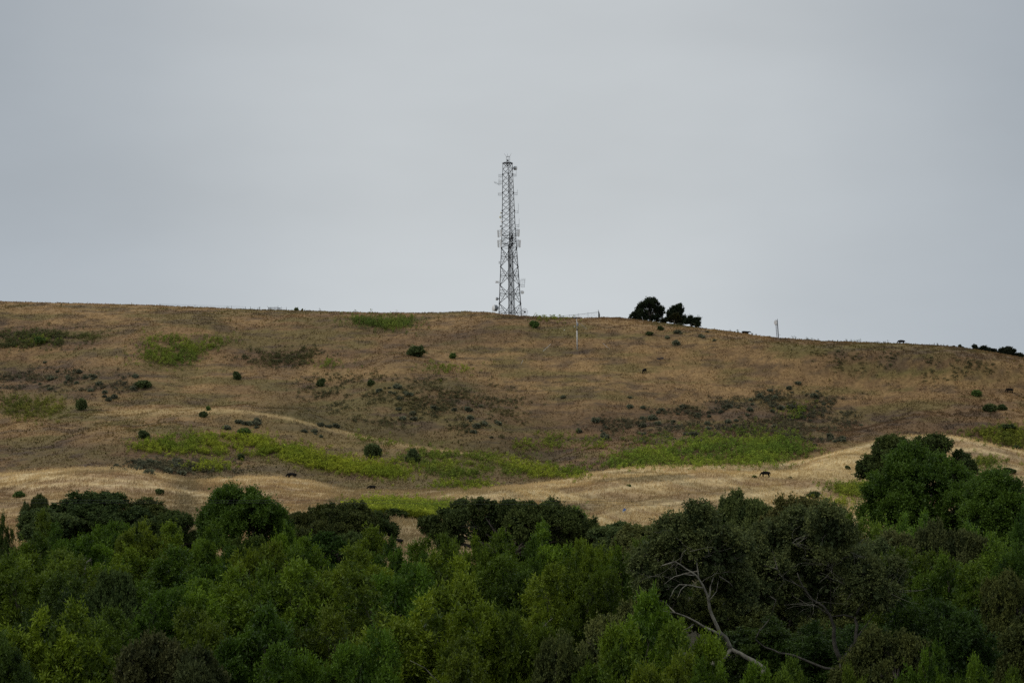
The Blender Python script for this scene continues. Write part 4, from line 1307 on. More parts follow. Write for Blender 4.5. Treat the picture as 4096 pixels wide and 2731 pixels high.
GD, GG = (.085, .110, .042), (.10, .155, .042)
SHRUBS = [(1670, 1425, 68, 46, GD, 'largest round dark bush on the open hill, below the green stand'), (945, 1516, 34, 30, GD, 'small dark bush alone between the mustard patch and the dark hollow'),
          (567, 1550, 60, 34, GD, 'wind bent dark bush beside the left sage scrub'), (322, 1640, 42, 50, GD, 'upright dark bush beside the left edge mustard'), (812, 1667, 34, 24, GD, 'neat round bush on the crest of the pale spur'),
          (833, 1640, 18, 18, GG, 'tiny green bush just above the round bush on the spur crest'), (1285, 1543, 32, 30, GD, 'small bush in the middle of the hill, left one of two'), (1484, 1540, 28, 26, GD, 'small bush in the middle of the hill, right one of two'),
          (1488, 1830, 60, 60, GD, 'left of the two round bushes in the mustard band'), (1655, 1850, 52, 60, GD, 'right of the two round bushes in the mustard band'), (1813, 1433, 26, 24, GG, 'little green bush below the tower'),
          (572, 1750, 48, 28, GD, 'low spreading bush above the yellow mustard on the left'), (975, 1738, 48, 32, GG, 'green bush on the slope under the pale spur'), (965, 1838, 30, 26, GD, 'small bush in the grass below the left mustard'),
          (2136, 1307, 38, 26, GG, 'grey green bush close under the skyline beside the tower'), (2597, 1340, 28, 15, GD, 'low dark bush below the skyline trees, leftmost'), (2642, 1320, 24, 16, GD, 'small bush just under the skyline trees'),
          (3910, 1583, 38, 28, GG, 'bright round bush beside the cow on the right slope'), (3962, 1646, 48, 34, GD, 'wide dark bush on the right slope, left of a pair'), (4010, 1639, 40, 24, GD, 'low dark bush on the right slope, right of a pair'),
          (4030, 1717, 62, 24, GD, 'dark bush in the mustard at the right edge'), (4035, 1892, 50, 22, GD, 'dark low bush on the knoll at the right edge'), (4063, 1797, 28, 20, GD, 'small bush at the right edge where the knoll meets the mustard'),
          (640, 1980, 36, 28, GD, 'round bush in the grass above the broad domed oak'), (80, 1988, 44, 26, GG, 'low bush in the field left of the small round oak'), (3258, 1990, 54, 28, GD, 'dark bush at the left end of the fallen log'),
          (3390, 1876, 20, 15, GD, 'little bush on the straw knoll left of the tall trees'), (3160, 1913, 16, 10, GD, 'tiny bush right of the cow on the straw knoll'), (3020, 1910, 20, 11, GG, 'tiny leafy plant at the nose of the grazing cow'),
          (3980, 1904, 52, 30, GD, 'shaggy bush on the knoll behind the right hand trees'), (2515, 1944, 16, 9, GG, 'tiny plant alone on the straw knoll'), (1582, 2130, 86, 36, OD, 'low dark bush in the grass gap beside the mustard field'),
          (1480, 2026, 24, 14, OD, 'tiny dark bush at the top of the mustard field'), (1495, 2052, 24, 16, OD, 'dark bush inside the mustard field, first of three'), (1538, 2050, 26, 20, OD, 'dark bush inside the mustard field, second of three'),
          (1585, 2050, 36, 18, OD, 'dark bush inside the mustard field, third of three'), (158, 1372, 48, 24, GG, 'green bush among the dark weeds at upper left'), (1040, 1235, 1, 1, GD, ''), (3340, 2050, 1, 1, GD, '')]
for i, (u, v, w, h, c, lab) in enumerate(SHRUBS):
    if not lab:
        continue
    p = hit1(u, v)
    m = F / p.y
    put(BUSH[i % 5], 'shrub', p - Vector((0, 0, .12)), w / m * 1.08, h / m * .85 + .1, c, lab, 'bush', 'bushes on the hill')
# skyline bushes, left of the tower and at the right end of the ridge
for i, (u, vt, w, lab) in enumerate(((1186, 1231, 17, 'small leafy bush on the skyline right of the wire enclosure'), (1209, 1236, 9, 'tiny bush on the skyline next to a leafy one'), (3812, 1382, 24, 'low bush on the right skyline, first from the left'),
                                     (3838, 1379, 16, 'knobbly little bush on the right skyline, second from the left'), (3848, 1386, 20, 'flat bush on the right skyline touching the knobbly one'))):
    y = float(np.interp(u, UT, DRIDGE)) + 3
    x = float(xat(u, vt, y))
    gz = float(ground(x, y)[0])
    top = float(zat(vt, y)) + CAMZ
    put(BUSH[i % 5], 'shrub', (x, y, gz - .1), w / F * y, max(.4, top - gz + .1), (.05, .062, .035) if i > 1 else (.10, .125, .05), lab, 'bush', 'bushes on the skyline')
G1, G2 = (.19, .195, .125), (.11, .11, .072)
ZONES = [((270, 1515), (260, 55), 32, 'grey green sage on the dark bank at the left edge'), ((420, 1590), (110, 26), 8, 'sage above the left edge mustard, in the pale grass'), ((680, 1870), (200, 32), 34, 'sage scrub under the lower left mustard'),
         ((2620, 1705), (360, 85), 52, 'sage scrub over the dark right hand slope above the big mustard stand'), ((3130, 1650), (230, 110), 52, 'sage scrub right of the lone mustard clump'), ((1900, 1695), (110, 60), 16, 'grey sage in the centre of the hollow'),
         ((1590, 1568), (90, 26), 14, 'grey sage clump in the middle of the hill'), ((1270, 1735), (60, 30), 10, 'grey sage below the pale spur line'), ((2760, 1335), (110, 32), 14, 'sage below the skyline trees'),
         ((3340, 1770), (120, 40), 12, 'sage just above the right knoll'), ((980, 1690), (60, 36), 12, 'sage on the spur face between bush and mustard'), ((1660, 1660), (90, 30), 8, 'faint sage on the centre slope')]
for (cu, cv), (ru, rv), n, lab in ZONES:
    n = int(n * .72)
    q = RNG.normal(0, .55, (n, 2)) * (ru, rv) + (cu, cv)
    W = hit(q[:, 0], q[:, 1])
    for p in W:
        if np.isnan(p[0]):
            continue
        sz = random.uniform(1.2, 3.1)
        t = random.random()
        put(random.choice(SAGE), 'sagebrush', Vector(p) - Vector((0, 0, .1)), sz, sz * random.uniform(.28, .42), [a * t + b * (1 - t) for a, b in zip(G1, G2)], lab, 'sagebrush', lab, 1.8, .8, stem=False)

# ------------------------------------------------------------------ trees on the skyline
CY = dict(nleaf=12, slen=.55, llen=.30, lwid=.13, rnd=.25, spread=.5, clump=.15)
CYC = (.028, .041, .024)


def cyp(lumps, y, label, base, n, seed, tint=CYC, stems=1, up=.9, twigs=1, name='cypress_tree', cat='cypress', fill=450, r0=.28, fat=.80):
    g = random.Random(seed)
    L = [(2500 + a / 6.9176, 1180 + b / 6.9176, r * fat / 6.9176) for a, b, r in lumps]
    L += [(a + g.uniform(-.4, .4) * r, b - r * g.uniform(.75, 1.15), r * g.uniform(.28, .4)) for a, b, r in L for k in range(2)]
    kw = dict(CY)
    custom_tree('cypress', name, cat, L, y, tint, label, 'trees on the skyline', base=base, stems=stems, r0=r0, mat='leaf_oak', twigs=twigs, seed=seed, extra=1, nspray=n, up=up, fill=fill, fill_size=.4, **kw)


cyp([(700, 200, 70), (790, 200, 65), (620, 220, 70), (550, 290, 75), (700, 320, 110), (850, 290, 80), (900, 300, 50), (470, 340, 70), (420, 390, 70), (600, 420, 110), (780, 430, 110), (380, 470, 70), (340, 480, 40),
     (500, 520, 100), (680, 570, 110), (300, 590, 70), (240, 600, 60), (210, 640, 45), (150, 665, 30), (420, 640, 80), (570, 660, 80), (900, 450, 70), (960, 440, 60), (1020, 420, 55), (1040, 490, 40), (960, 540, 60),
     (990, 620, 45), (900, 650, 50), (800, 640, 50), (350, 400, 30), (290, 670, 70), (420, 700, 80), (560, 710, 85), (690, 715, 80), (800, 715, 60), (880, 720, 45)], 727, 'big dark cypress on the skyline, sloping up from the left', 2604, 6500, 51, fat=1.0, r0=.12)
cyp([(1520, 320, 40), (1530, 380, 45), (1440, 350, 40), (1360, 380, 40), (1420, 430, 55), (1280, 430, 40), (1260, 480, 45), (1330, 500, 60), (1480, 480, 60), (1560, 470, 40), (1610, 430, 18), (1590, 480, 25), (1220, 520, 45),
     (1200, 560, 35), (1280, 580, 55), (1390, 560, 50), (1500, 560, 50), (1540, 590, 30), (1640, 620, 22), (1620, 680, 50), (1670, 700, 35), (1590, 760, 50), (1180, 640, 45), (1640, 770, 40), (1150, 690, 40), (1560, 800, 45), (1300, 740, 40), (1420, 770, 45)], 722,
    'ragged pointed cypress on the skyline, middle tree', 2708, 2600, 52, twigs=2, fat=.74, r0=.14)
cyp([(1400, 600, 45), (1330, 650, 55), (1440, 650, 60), (1280, 700, 50), (1380, 720, 60), (1480, 710, 60), (1500, 770, 40), (1230, 720, 30)], 719, 'olive green bushy tree in front of the ragged cypress', 2700, 1500, 53, (.030, .032, .014), 3, .5, name='evergreen_tree', cat='tree', r0=.18)
cyp([(1830, 670, 40), (1770, 690, 40), (1750, 760, 50), (1840, 760, 60), (1690, 790, 35), (1930, 740, 50), (2020, 710, 40), (2060, 700, 22), (1980, 790, 60), (2060, 820, 32), (1900, 820, 55), (2020, 870, 32)], 716,
    'low wind swept cypress on the skyline, rightmost of the group', 2776, 1700, 54, stems=2)
cyp([(1080, 740, 28), (1050, 760, 30), (1120, 740, 26), (1010, 740, 22)], 724, 'small scrubby evergreen between the two skyline cypresses', 2655, 380, 55, (.03, .036, .02), 2, .5, name='evergreen_tree', cat='tree', r0=.1, fill=80)
RT = [((3896, 1400), [(3897, 1391, 8), (3902, 1393, 6), (3900, 1400, 5)], 'tiny open oak at the left end of the right skyline clump'), ((3928, 1412), [(3935, 1398, 12), (3925, 1402, 10), (3918, 1405, 9), (3945, 1405, 10), (3932, 1408, 10)], 'rounded dark oak in the right skyline clump'),
      ((3966, 1415), [(3956, 1404, 9), (3968, 1408, 9), (3978, 1409, 10), (3988, 1413, 9), (3960, 1413, 8), (3999, 1412, 7)], 'low row of dark oak crown in the middle of the right skyline clump'),
      ((4036, 1424), [(4028, 1396, 6), (4014, 1402, 8), (4042, 1398, 7), (4055, 1406, 7), (4030, 1408, 12), (4044, 1414, 10), (4018, 1414, 9), (4056, 1416, 5), (4004, 1405, 7)], 'tallest spreading oak in the right skyline clump'),
      ((4075, 1432), [(4068, 1424, 8), (4080, 1424, 8), (4075, 1430, 8)], 'small oak right of the spreading skyline oak'), ((4098, 1434), [(4094, 1429, 7), (4102, 1431, 8)], 'last dark oak on the skyline, cut by the right edge')]
for i, ((b, bv), L, lab) in enumerate(RT):
    custom_tree('oak', 'oak_tree', 'oak', L, 696, (.022, .028, .018), lab, 'oaks on the right skyline', base=b, r0=.13, seed=60 + i, twigs=2, nspray=130 * len(L), nleaf=10, slen=.35, llen=.26, lwid=.17, up=.3, rnd=.6, spread=.95, fill=20 * len(L), fill_size=.4)

# ------------------------------------------------------------------ radio tower
TY = 745.0


def build_tower():
    kx = TY / F
    tab_v = [653, 914, 1259, 1330]
    uL, uR, uC = [2011.5, 2008.4, 1995.7, 1993.2], [2049, 2061, 2086, 2091], [2032, 2039, 2047, 2048.6]
    x0 = float(xat(2041, 1259, TY))
    g0 = float(ground(x0, TY)[0])
    o = Vector((x0, TY, g0))
    zt = float(zat(653, TY)) + CAMZ

    def leg(i, z):                      # i: 0 left, 1 right, 2 front; z: world height
        v = CV - F * ((z - CAMZ) * CP - TY * SP) / (TY * CP + (z - CAMZ) * SP)
        l, r, c = (np.interp(v, tab_v, t) for t in (uL, uR, uC))
        w = (r - l) / 2 * kx
        if i == 2:
            y = TY - w * 1.155
            return Vector((float(xat(c, v, y)), y, z)) - o
        y = TY + w * .577
        return Vector((float(xat((l, r)[i], v, y)), y, z)) - o
    root = thing('radio_tower', o, 'tall grey steel lattice radio tower with dishes and antennas on the hilltop', 'radio tower')
    Z = lambda v: float(zat(v, TY)) + CAMZ
    zb = g0 - 1.0
    for i in range(3):
        mb = MB()
        hs = np.linspace(zb, zt, 24)
        mb.tube([leg(i, h) for h in hs], [.135 - .05 * k / 23 for k in range(24)], 8)
        mb.build('leg', M['steel'], root, True)
    # lower bays: K bracing with secondary members
    joints = [Z(v) for v in (1287, 1213, 1139, 1065, 990.5)]
    for a, b, nm in ((0, 2, 'bracing'), (2, 1, 'bracing'), (0, 1, 'bracing')):
        mb = MB()
        for z0, z1 in zip(joints[:-1], joints[1:]):
            zm = (z0 + z1) / 2
            mid = (leg(a, zm) + leg(b, zm)) / 2
            mb.tube([leg(a, zm), leg(b, zm)], .062, 5)
            for L_ in (a, b):
                for zz in (z0, z1):
                    p = leg(L_, zz)
                    mb.tube([p, mid], .085, 5)
                    q = p.lerp(mid, .5)
                    mb.tube([q, leg(L_, zz + (zm - zz) * .55)], .035, 4)
                    mb.tube([q, leg(L_, zz + (zm - zz) * .98)], .035, 4)
                    mb.tube([p.lerp(mid, .75), leg(L_, zm - (zm - zz) * .1)], .03, 4)
        # crossed upper bays
        zs = np.linspace(joints[-1], Z(914), 4).tolist()
        zs2 = np.linspace(Z(914), zt, 12).tolist()
        for z0, z1 in list(zip(zs[:-1], zs[1:])) + list(zip(zs2[:-1], zs2[1:])):
            t = .068 if a + b != 1 else .045
            mb.tube([leg(a, z0), leg(b, z1)], t, 5)
            mb.tube([leg(b, z0), leg(a, z1)], t * .8, 5)
        for zz in joints + [Z(914), Z(841), Z(769), Z(696)]:
            for L_ in (a, b):
                mb.box(leg(L_, zz), (.42, .42, .34))
        for zz in (Z(952), Z(975)):
            mb.tube([leg(a, zz), leg(b, zz)], .05, 5)
        mb.build(nm, M['steel'], root)
    # feeder cables and ladder inside
    mb = MB()
    for du, r, top in ((-13, .10, 980), (-9, .11, 985), (-5, .08, 930), (5, .06, 700), (10, .09, 700), (13, .05, 920)):
        c0, c1 = leg(2, zb), leg(2, Z(top))
        mb.tube([c0 + Vector((du * kx, 2.6, 0)), c1 + Vector((du * kx * .55, 1.5, 0))], r, 6)
    mb.build('feeder_cable', M['cable'], root)
    mb = MB()
    pa, pb = leg(2, zb) + Vector((.55, 1.9, 0)), leg(2, zt) + Vector((.5, 1.0, 0))
    pc, pd = pa + Vector((.5, 0, 0)), pb + Vector((.4, 0, 0))
    mb.tube([pa, pb], .04, 5).tube([pc, pd], .04, 5)
    for k in range(90):
        mb.tube([pa.lerp(pb, (k + .5) / 90), pc.lerp(pd, (k + .5) / 90)], .02, 4)
    mb.build('ladder', M['steel'], root)
    g = random.Random(4)
    mb = MB()
    for k in range(26):                 # cable tails and splitters behind the panel antennas
        v0 = g.uniform(930, 990)
        p = leg(2, Z(v0)) + Vector((g.uniform(-.7, .9), g.uniform(.6, 2.6), 0))
        q = leg(g.choice((0, 1)), Z(v0 + g.uniform(-25, 12)))
        m = p.lerp(q, .5) + Vector((0, 0, -g.uniform(.3, 1.0)))
        mb.tube([p, p.lerp(m, .6) + Vector((0, 0, -.2)), m, q], .04, 4)
        mb.box(leg(2, Z(g.uniform(935, 985))) + Vector((g.uniform(-.3, .9), g.uniform(.5, 2.2), 0)), (.25, .2, .6))
    mb.build('cable_loom', M['cable'], root)
    # top platform and its little mast
    mb = MB()
    c = [leg(i, zt) for i in range(3)]
    cen = (c[0] + c[1] + c[2]) / 3
    for i in range(3):
        a, b = c[i] + (c[i] - cen) * .08, c[(i + 1) % 3] + (c[(i + 1) % 3] - cen) * .08
        mb.tube([a, b], .13, 6)
        mb.tube([a + Vector((0, 0, .28)), b + Vector((0, 0, .28))], .05, 5)
        mb.tube([a.lerp(b, .5), cen + Vector((0, 0, -1.0))], .08, 5)
        for k in range(1, 8):
            mb.tube([a.lerp(b, k / 8), cen], .05, 4)
    b0 = len(mb.v)
    mb.v += [p * 1.0 + Vector((0, 0, .12)) for p in c]
    mb.f.append((b0, b0 + 1, b0 + 2))
    mb.build('platform', M['steel_dark'], root)
    mb = MB()
    mw = 7 * kx
    for s in (-1, 1):
        for t in (-1, 1):
            mb.tube([cen + Vector((s * mw + .1, t * .5, 0)), cen + Vector((s * mw + .1, t * .5, 2.05))], .035, 5)
        for k in range(4):
            mb.tube([cen + Vector((s * mw + .1, -.5, .5 * k)), cen + Vector((s * mw + .1, .5, .5 * (k + 1)))], .02, 4)
            mb.tube([cen + Vector((s * mw + .1, -.5, .5 * k)), cen + Vector((-s * mw + .1, -.5, .5 * (k + 1)))], .018, 4)
    for s in (-.5, .5):
        mb.tube([cen + Vector((-mw + .1, s, 2.05)), cen + Vector((mw + .1, s, 2.05))], .04, 5)
    mb.build('mast', M['steel_dark'], root)
    for dx, tx in ((-mw, -.75), (-.1, -.1), (mw, .5)):
        mb = MB()
        p = cen + Vector((dx + .1, 0, 2.05))
        mb.tube([p, p + Vector((tx, 0, 1.05))], [.025, .012], 4)
        mb.box(p + Vector((tx * .6, 0, .65)), (.1, .1, .12))
        mb.build('whip_antenna', M['steel'], root)
    # lamp and clamp on the mast
    MB().lathe(cen + Vector((0, -.3, .55)), (0, 0, 1), [(0, .22), (.1, .3), (.35, .28), (.5, .12)], 10).build('beacon', M['steel_dark'], root)

    def P(u, v, dy=0.0):
        y = TY + dy
        return at(u, v, y) - o

    def arm(mb, p, i):
        q = leg(i, p.z + o.z)
        for dz in (-.25, .25):
            mb.tube([q + Vector((0, 0, dz)), Vector((p.x, p.y, p.z + dz))], .035, 4)

    def dish(u, v, d, axis, depth, mat, i, rim=.0):
        mb = MB()
        ax = Vector(axis).normalized()
        p = P(u, v)
        c = p - ax * depth / 2
        mb.lathe(c - ax * d * .18, ax, [(0, .06 * d), (.06 * d, .28 * d), (.18 * d, .5 * d), (.18 * d + depth, .5 * d)], 24)
        ob = mb.build('dish_antenna', M['shroud'], root, False)
        r = MB().lathe(c + ax * (depth + .012), ax, [(0, .5 * d + .02), (.05, .47 * d), (.10 * d, .22 * d), (.12 * d, .02)], 24).build('radome', M[mat], ob, False)
        k = MB()
        k.tube([c - ax * d * .18, c - ax * (d * .18 + .3)], .12, 8)
        q = leg(i, p.z + o.z)
        k.tube([c - ax * (d * .18 + .25) + Vector((0, 0, -.55)), c - ax * (d * .18 + .25) + Vector((0, 0, .55))], .06, 6)
        k.tube([c - ax * (d * .18 + .25), q], .06, 5)
        k.tube([c - ax * (d * .18 + .25) + Vector((0, 0, .4)), q + Vector((0, 0, .4))], .05, 5)
        k.build('mount', M['steel_dark'], ob)
    dish(2061, 673, 1.22, (1, -.35, 0), .75, 'offwhite', 1)
    dish(1987.5, 1195, .95, (-1, -.25, 0), .55, 'white', 0)
    dish(1980, 1232, 1.95, (-1, -.55, 0), 1.05, 'white', 0)
    dish(2090, 1169, .98, (.55, -1, 0), .18, 'white', 1)
    dish(2005, 852, .50, (-.8, -.6, 0), .3, 'cream', 0)
    dish(2001, 869, .58, (-.4, -1, 0), .25, 'cream', 0)
    dish(2007, 885, .62, (-.5, -1, .1), .3, 'white', 0)
    dish(2002.5, 905, .52, (-1, -.3, 0), .3, 'offwhite', 0)
    # open grid dish at the foot
    mb = MB()
    c, ax = P(2096, 1248), Vector((.5, -1, 0)).normalized()
    sd, R = ax.cross(Vector((0, 0, 1))).normalized(), 1.16
    ring = lambda r, d: [c + ax * d + (sd * math.cos(t) + Vector((0, 0, 1)) * math.sin(t)) * r for t in np.linspace(0, 2 * math.pi, 33)]
    mb.tube(ring(R, .30), .035, 5)
    for r_ in (.35, .6, .85):
        mb.tube(ring(R * r_, .30 * r_ * r_), .014, 4)
    for k in range(-9, 10):
        xx = k / 10
        hh = math.sqrt(1 - xx * xx)
        mb.tube([c + ax * .30 * (xx * xx + (t * hh) ** 2) + sd * xx * R + Vector((0, 0, 1)) * t * hh * R for t in np.linspace(-1, 1, 9)], .013, 3)
    ob = mb.build('grid_dish_antenna', M['offwhite'], root)
    MB().lathe(c + ax * .35, ax, [(0, .1), (.1, .3), (.3, .3), (.4, .12)], 12).build('feed_horn', M['steel_dark'], ob)
    k = MB()
    k.tube([c - ax * .05, c + ax * .5], .05, 5)
    for dz in (-.4, .4):
        k.tube([c + Vector((0, 0, dz)), leg(1, c.z + o.z + dz)], .06, 5)
    k.build('mount', M['steel_dark'], ob)
    # sector panels
    for u, v, i, w in ((1992.5, 935, 0, .44), (2004, 932, 0, .46), (1992.5, 975, 0, .42), (2003, 973, 0, .50), (2076, 932, 1, .42), (2070, 930, 1, .16), (2080, 975, 1, .42), (2074, 972, 1, .16)):
        p = P(u, v, -1.0 if i else -.4)
        ob = MB().box(p, (w, .22, 2.25), Matrix.Rotation(-.06 if i == 0 else .05, 3, 'Y')).build('panel_antenna', M['white' if w > .45 else 'offwhite'], root)
        k = MB()
        b = p + Vector((.3 if i == 0 else -.3, .3, 0))
        k.tube([b - Vector((0, 0, 1.3)), b + Vector((0, 0, 1.3))], .04, 5)
        for dz in (-.75, -.1, .75):
            k.tube([p + Vector((0, .1, dz)), b + Vector((0, 0, dz))], .04, 4)
            k.tube([b + Vector((0, 0, dz)), leg(i, p.z + o.z + dz)], .035, 4)
        k.build('bracket', M['steel_dark'], ob)

    # dipole arrays: boom with upright rods
    def dipoles(u0, u1, v, i, rods, rl, whip=None, slant=0.0):
        mb = MB()
        a, b = P(u0, v), P(u1, v - slant)
        q = leg(i, a.z + o.z)
        for dz in (-.35, .25):
            mb.tube([q + Vector((0, 0, dz)), a.lerp(b, .0) + Vector((0, 0, dz)), b + Vector((0, 0, dz))], .03, 4)
        for k in range(rods):
            p = a.lerp(b, (k + .5) / rods)
            h = rl * (.7 + .5 * ((k * 7) % 3) / 2)
            mb.tube([p + Vector((0, 0, -h)), p + Vector((0, 0, h))], .025, 4)
        mb.tube([b + Vector((0, 0, -rl)), b + Vector((0, 0, rl if not whip else whip))], .028, 4)
        mb.build('dipole_antenna', M['steel_dark'], root)
    dipoles(2010, 1995, 704, 0, 4, .55)
    dipoles(2010, 1995, 729, 0, 3, .95)
    dipoles(2009, 1993, 777, 0, 4, .5)
    dipoles(2051, 2065, 701, 1, 4, .45, 1.5)
    dipoles(2054, 2069.5, 775, 1, 3, .45, 1.3)
    dipoles(2059, 2073.5, 848, 1, 2, .45, 2.6)
    dipoles(2062, 2076.5, 903, 1, 3, .5, 2.3)
    dipoles(1999, 1996, 1050, 0, 2, .45)
    dipoles(2079, 2098, 1142, 1, 4, .6, 2.0)
    mb = MB()
    for k in range(4):
        p = P(2085 + k * 5, 1123)
        mb.tube([p + Vector((0, 0, -.8)), p + Vector((0, 0, .8))], .022, 4)
    mb.tube([P(2080, 1122), P(2102, 1118)], .025, 4).tube([P(2081, 1141), P(2081, 1120)], .03, 4)
    mb.tube([leg(1, Z(1135)), P(2081, 1135)], .03, 4)
    mb.build('yagi_antenna', M['steel_dark'], root)
    mb = MB()
    a, b = P(2010, 737), P(1977, 729)
    mb.tube([a, P(1994, 737), b], .03, 4)
    for k in range(6):
        p = P(1994, 737).lerp(b, k / 5)
        mb.tube([p + Vector((-.12, 0, .45)), p + Vector((.12, 0, -.45))], .018, 4)
    mb.build('yagi_antenna', M['steel_dark'], root)
    mb = MB()
    q = leg(0, Z(1126))
    for du, dv, s in ((-14, 0, .55), (-9, 2, .45), (-17, 3, .3)):
        mb.box(q + Vector((du * kx, -.2, -dv * kx)), (s, s, s * .9))
    for dz in (-.3, .2):
        mb.tube([q + Vector((0, 0, dz)), q + Vector((-20 * kx, -.2, dz))], .03, 4)
    mb.tube([q + Vector((-.35, 0, -.7)), q + Vector((-.35, 0, .5))], .04, 4)
    mb.build('radio_unit', M['offwhite'], root)
    # concrete footings
    mb = MB()
    for i in range(3):
        p = leg(i, g0)
        gz = float(ground(p.x + o.x, p.y + o.y)[0]) - o.z
        mb.box((p.x, p.y, gz + .05), (1.1, 1.1, .5))
    mb.build('footing', M['concrete'], root)


build_tower()


def build_mast():
    y = 708.0
    k = y / F
    x = float(xat(3112, 1352, y))
    gz = float(ground(x, y)[0])
    o = Vector((x, y, gz))
    root = thing('antenna_mast', o, 'slim short lattice mast with one round dish on the right skyline', 'antenna mast')
    H = float(zat(1275, y)) + CAMZ - gz
    w = .30
    L = [Vector((-w, .17, 0)), Vector((w, .17, 0)), Vector((.12, -.35, 0))]
    lean = Vector((-.45, 0, H))
    for i, l in enumerate(L):
        MB().tube([l + Vector((0, 0, -.4)), l + lean * (1.0 if i == 1 else .95)], .07 if i != 1 else .08, 6).build('leg', M['shroud'], root)
    mb = MB()
    n = 12
    for a, b in ((0, 1), (1, 2), (2, 0)):
        for j in range(n):
            f0, f1 = j / n * .92, (j + 1) / n * .92
            mb.tube([L[a] + lean * f0, L[b] + lean * f1], .022, 4)
            mb.tube([L[a] + lean * f1, L[b] + lean * f1], .018, 4)
    for f in (.70, .90):
        mb.tube([L[0] + lean * f + Vector((-.25, 0, 0)), L[1] + lean * f], .07, 5)
    mb.build('bracing', M['steel'], root)
    c = Vector(at(3103, 1290, y)) - o
    ax = Vector((-1, -.75, -.1)).normalized()
    d = MB().lathe(c - ax * .25, ax, [(0, .06), (.05, .32), (.16, .52), (.32, .66), (.34, .66)], 20).build('dish_antenna', M['white'], root, False)
    MB().lathe(c + ax * .094, ax, [(0, .67), (.02, .62), (.05, .1), (.06, .02)], 20).build('radome', M['offwhite'], d)
    MB().tube([c - ax * .25, c - ax * .5, L[0] + lean * .8], .05, 5).build('mount', M['steel_dark'], d)
    b = L[1] + lean * .2
    MB().tube([b, b + Vector((.55, 0, -.05))], .03, 4).build('bracket', M['steel'], root)


build_mast()


# ------------------------------------------------------------------ utility poles and wires
def build_pole():
    b = hit1(2309, 1398)
    y = b.y
    m = F / y
    root = thing('utility_pole', b, 'pale utility pole with dark crossarm and grey transformer on the open hillside', 'utility pole')
    top = at(2306, 1272, y) - b
    mid = at(2307.5, 1322, y) - b
    MB().tube([Vector((0, 0, -.5)), mid * .5, mid], [.22, .20, .18], 10).build('pole', M['wood_pale'], root, True)
    MB().tube([mid + (top - mid) * .002, top + Vector((0, 0, .25))], [.13, .11], 8).build('pole_top', M['wood_pale'], root, True)
    arm = MB()
    a, c = at(2290, 1271.5, y) - b, at(2325, 1273.5, y) - b
    arm.box((a + c) / 2 + Vector((0, -.13, 0)), ((c - a).length, .13, .18), Matrix.Rotation(math.atan2(a.z - c.z, c.x - a.x), 3, 'Y'))
    arm.tube([a.lerp(c, .3), at(2306, 1280, y) - b], .025, 4).tube([a.lerp(c, .68), at(2306, 1280, y) - b], .025, 4)
    arm.build('crossarm', M['wood_dark'], root)
    for f in (.03, .27, .45, .97):
        MB().lathe(a.lerp(c, f) + Vector((0, -.13, .09)), (0, 0, 1), [(0, .05), (.08, .09), (.16, .06), (.24, .09), (.30, .03)], 8).build('insulator', M['steel_dark'], root)
    t = at(2310, 1304, y) - b + Vector((0, -.28, 0))
    tr = MB().lathe(t, (0, 0, 1), [(0, .20), (.04, .26), (.72, .26), (.78, .22), (.84, .08)], 14).build('transformer', M['shroud'], root)
    for dx in (-.1, .1):
        MB().lathe(t + Vector((dx, 0, .84)), (0, 0, 1), [(0, .04), (.1, .06), (.25, .03)], 8).build('bushing', M['offwhite'], tr)
    MB().box(at(2309, 1318, y) - b + Vector((0, -.2, 0)), (.2, .22, .45)).build('meter_box', M['steel'], root)
    head = at(2306, 1281, y) - b
    for (u, v), f0, r in (((2172, 1405), .235, .045), ((2438, 1396), .20, .045), ((2347, 1316), .66, .06)):
        q = hit1(u, v) - b
        w = MB().tube([q, head], .009, 4).build('guy_wire', M['steel'], root)
        MB().tube([q, q.lerp(head, f0)], r, 6).build('guy_guard', M['offwhite'], w)
    for (u, v), q0 in (((2298, 1309), .1), ((2257, 1323), .1)):
        p = hit1(u, v) - b
        MB().lathe(p + Vector((0, 0, .1)), (0, 0, 1), [(0, .08), (.1, .14), (.2, .08)], 8).build('insulator', M['white'], root)


build_pole()


def build_line():
    """a wood pole half hidden by the oak and its two thin wires right across the foot of the hill"""
    y = 242 + 3484 / 5300 * 42
    x = float(xat(2884, 2020, y))
    gz = float(ground(x, y)[0])
    o = Vector((x, y, gz))
    root = thing('utility_pole', o, 'grey top of a pole half hidden behind the dark oak', 'utility pole')
    H = float(zat(2020, y)) + CAMZ - gz
    MB().tube([(0, 0, -.5), (0, 0, H)], [.17, .12], 10).build('pole', M['steel'], root, True)
    MB().lathe((0, 0, H - .02), (0, 0, 1), [(0, .13), (.05, .13), (.06, .05), (.18, .06)], 10).build('cap', M['white'], root)
    for nm, pts in (('upper', [(-600, 1996), (120, 1996), (560, 2002), (1100, 2000), (1700, 2001), (2350, 2003), (2884, 2006), (3320, 2029), (3474, 2038), (4200, 2060), (4700, 2070)]),
                    ('lower', [(-600, 2010), (560, 2010), (1100, 2010), (1700, 2013), (2350, 2018), (2884, 2021), (3390, 2050), (3474, 2056), (4200, 2085), (4700, 2095)])):
        mb = MB()
        q = []
        for u, v in pts:
            p = at(u, v, 242 + (u + 600) / 5300 * 42)
            q.append(p)
        mb.tube(q, .011, 4)
        ob = mb.build('overhead_wire', M['cable'])
        tag(ob, f'{nm} of two thin overhead wires crossing in front of the pale knolls', 'wire', 'overhead wires')


build_line()


# ------------------------------------------------------------------ fences, enclosure, shed
def post_at(u, vt, y, root_o=None):
    x = float(xat(u, vt, y))
    gz = float(ground(x, y)[0])
    return Vector((x, y, gz)), float(zat(vt, y)) + CAMZ


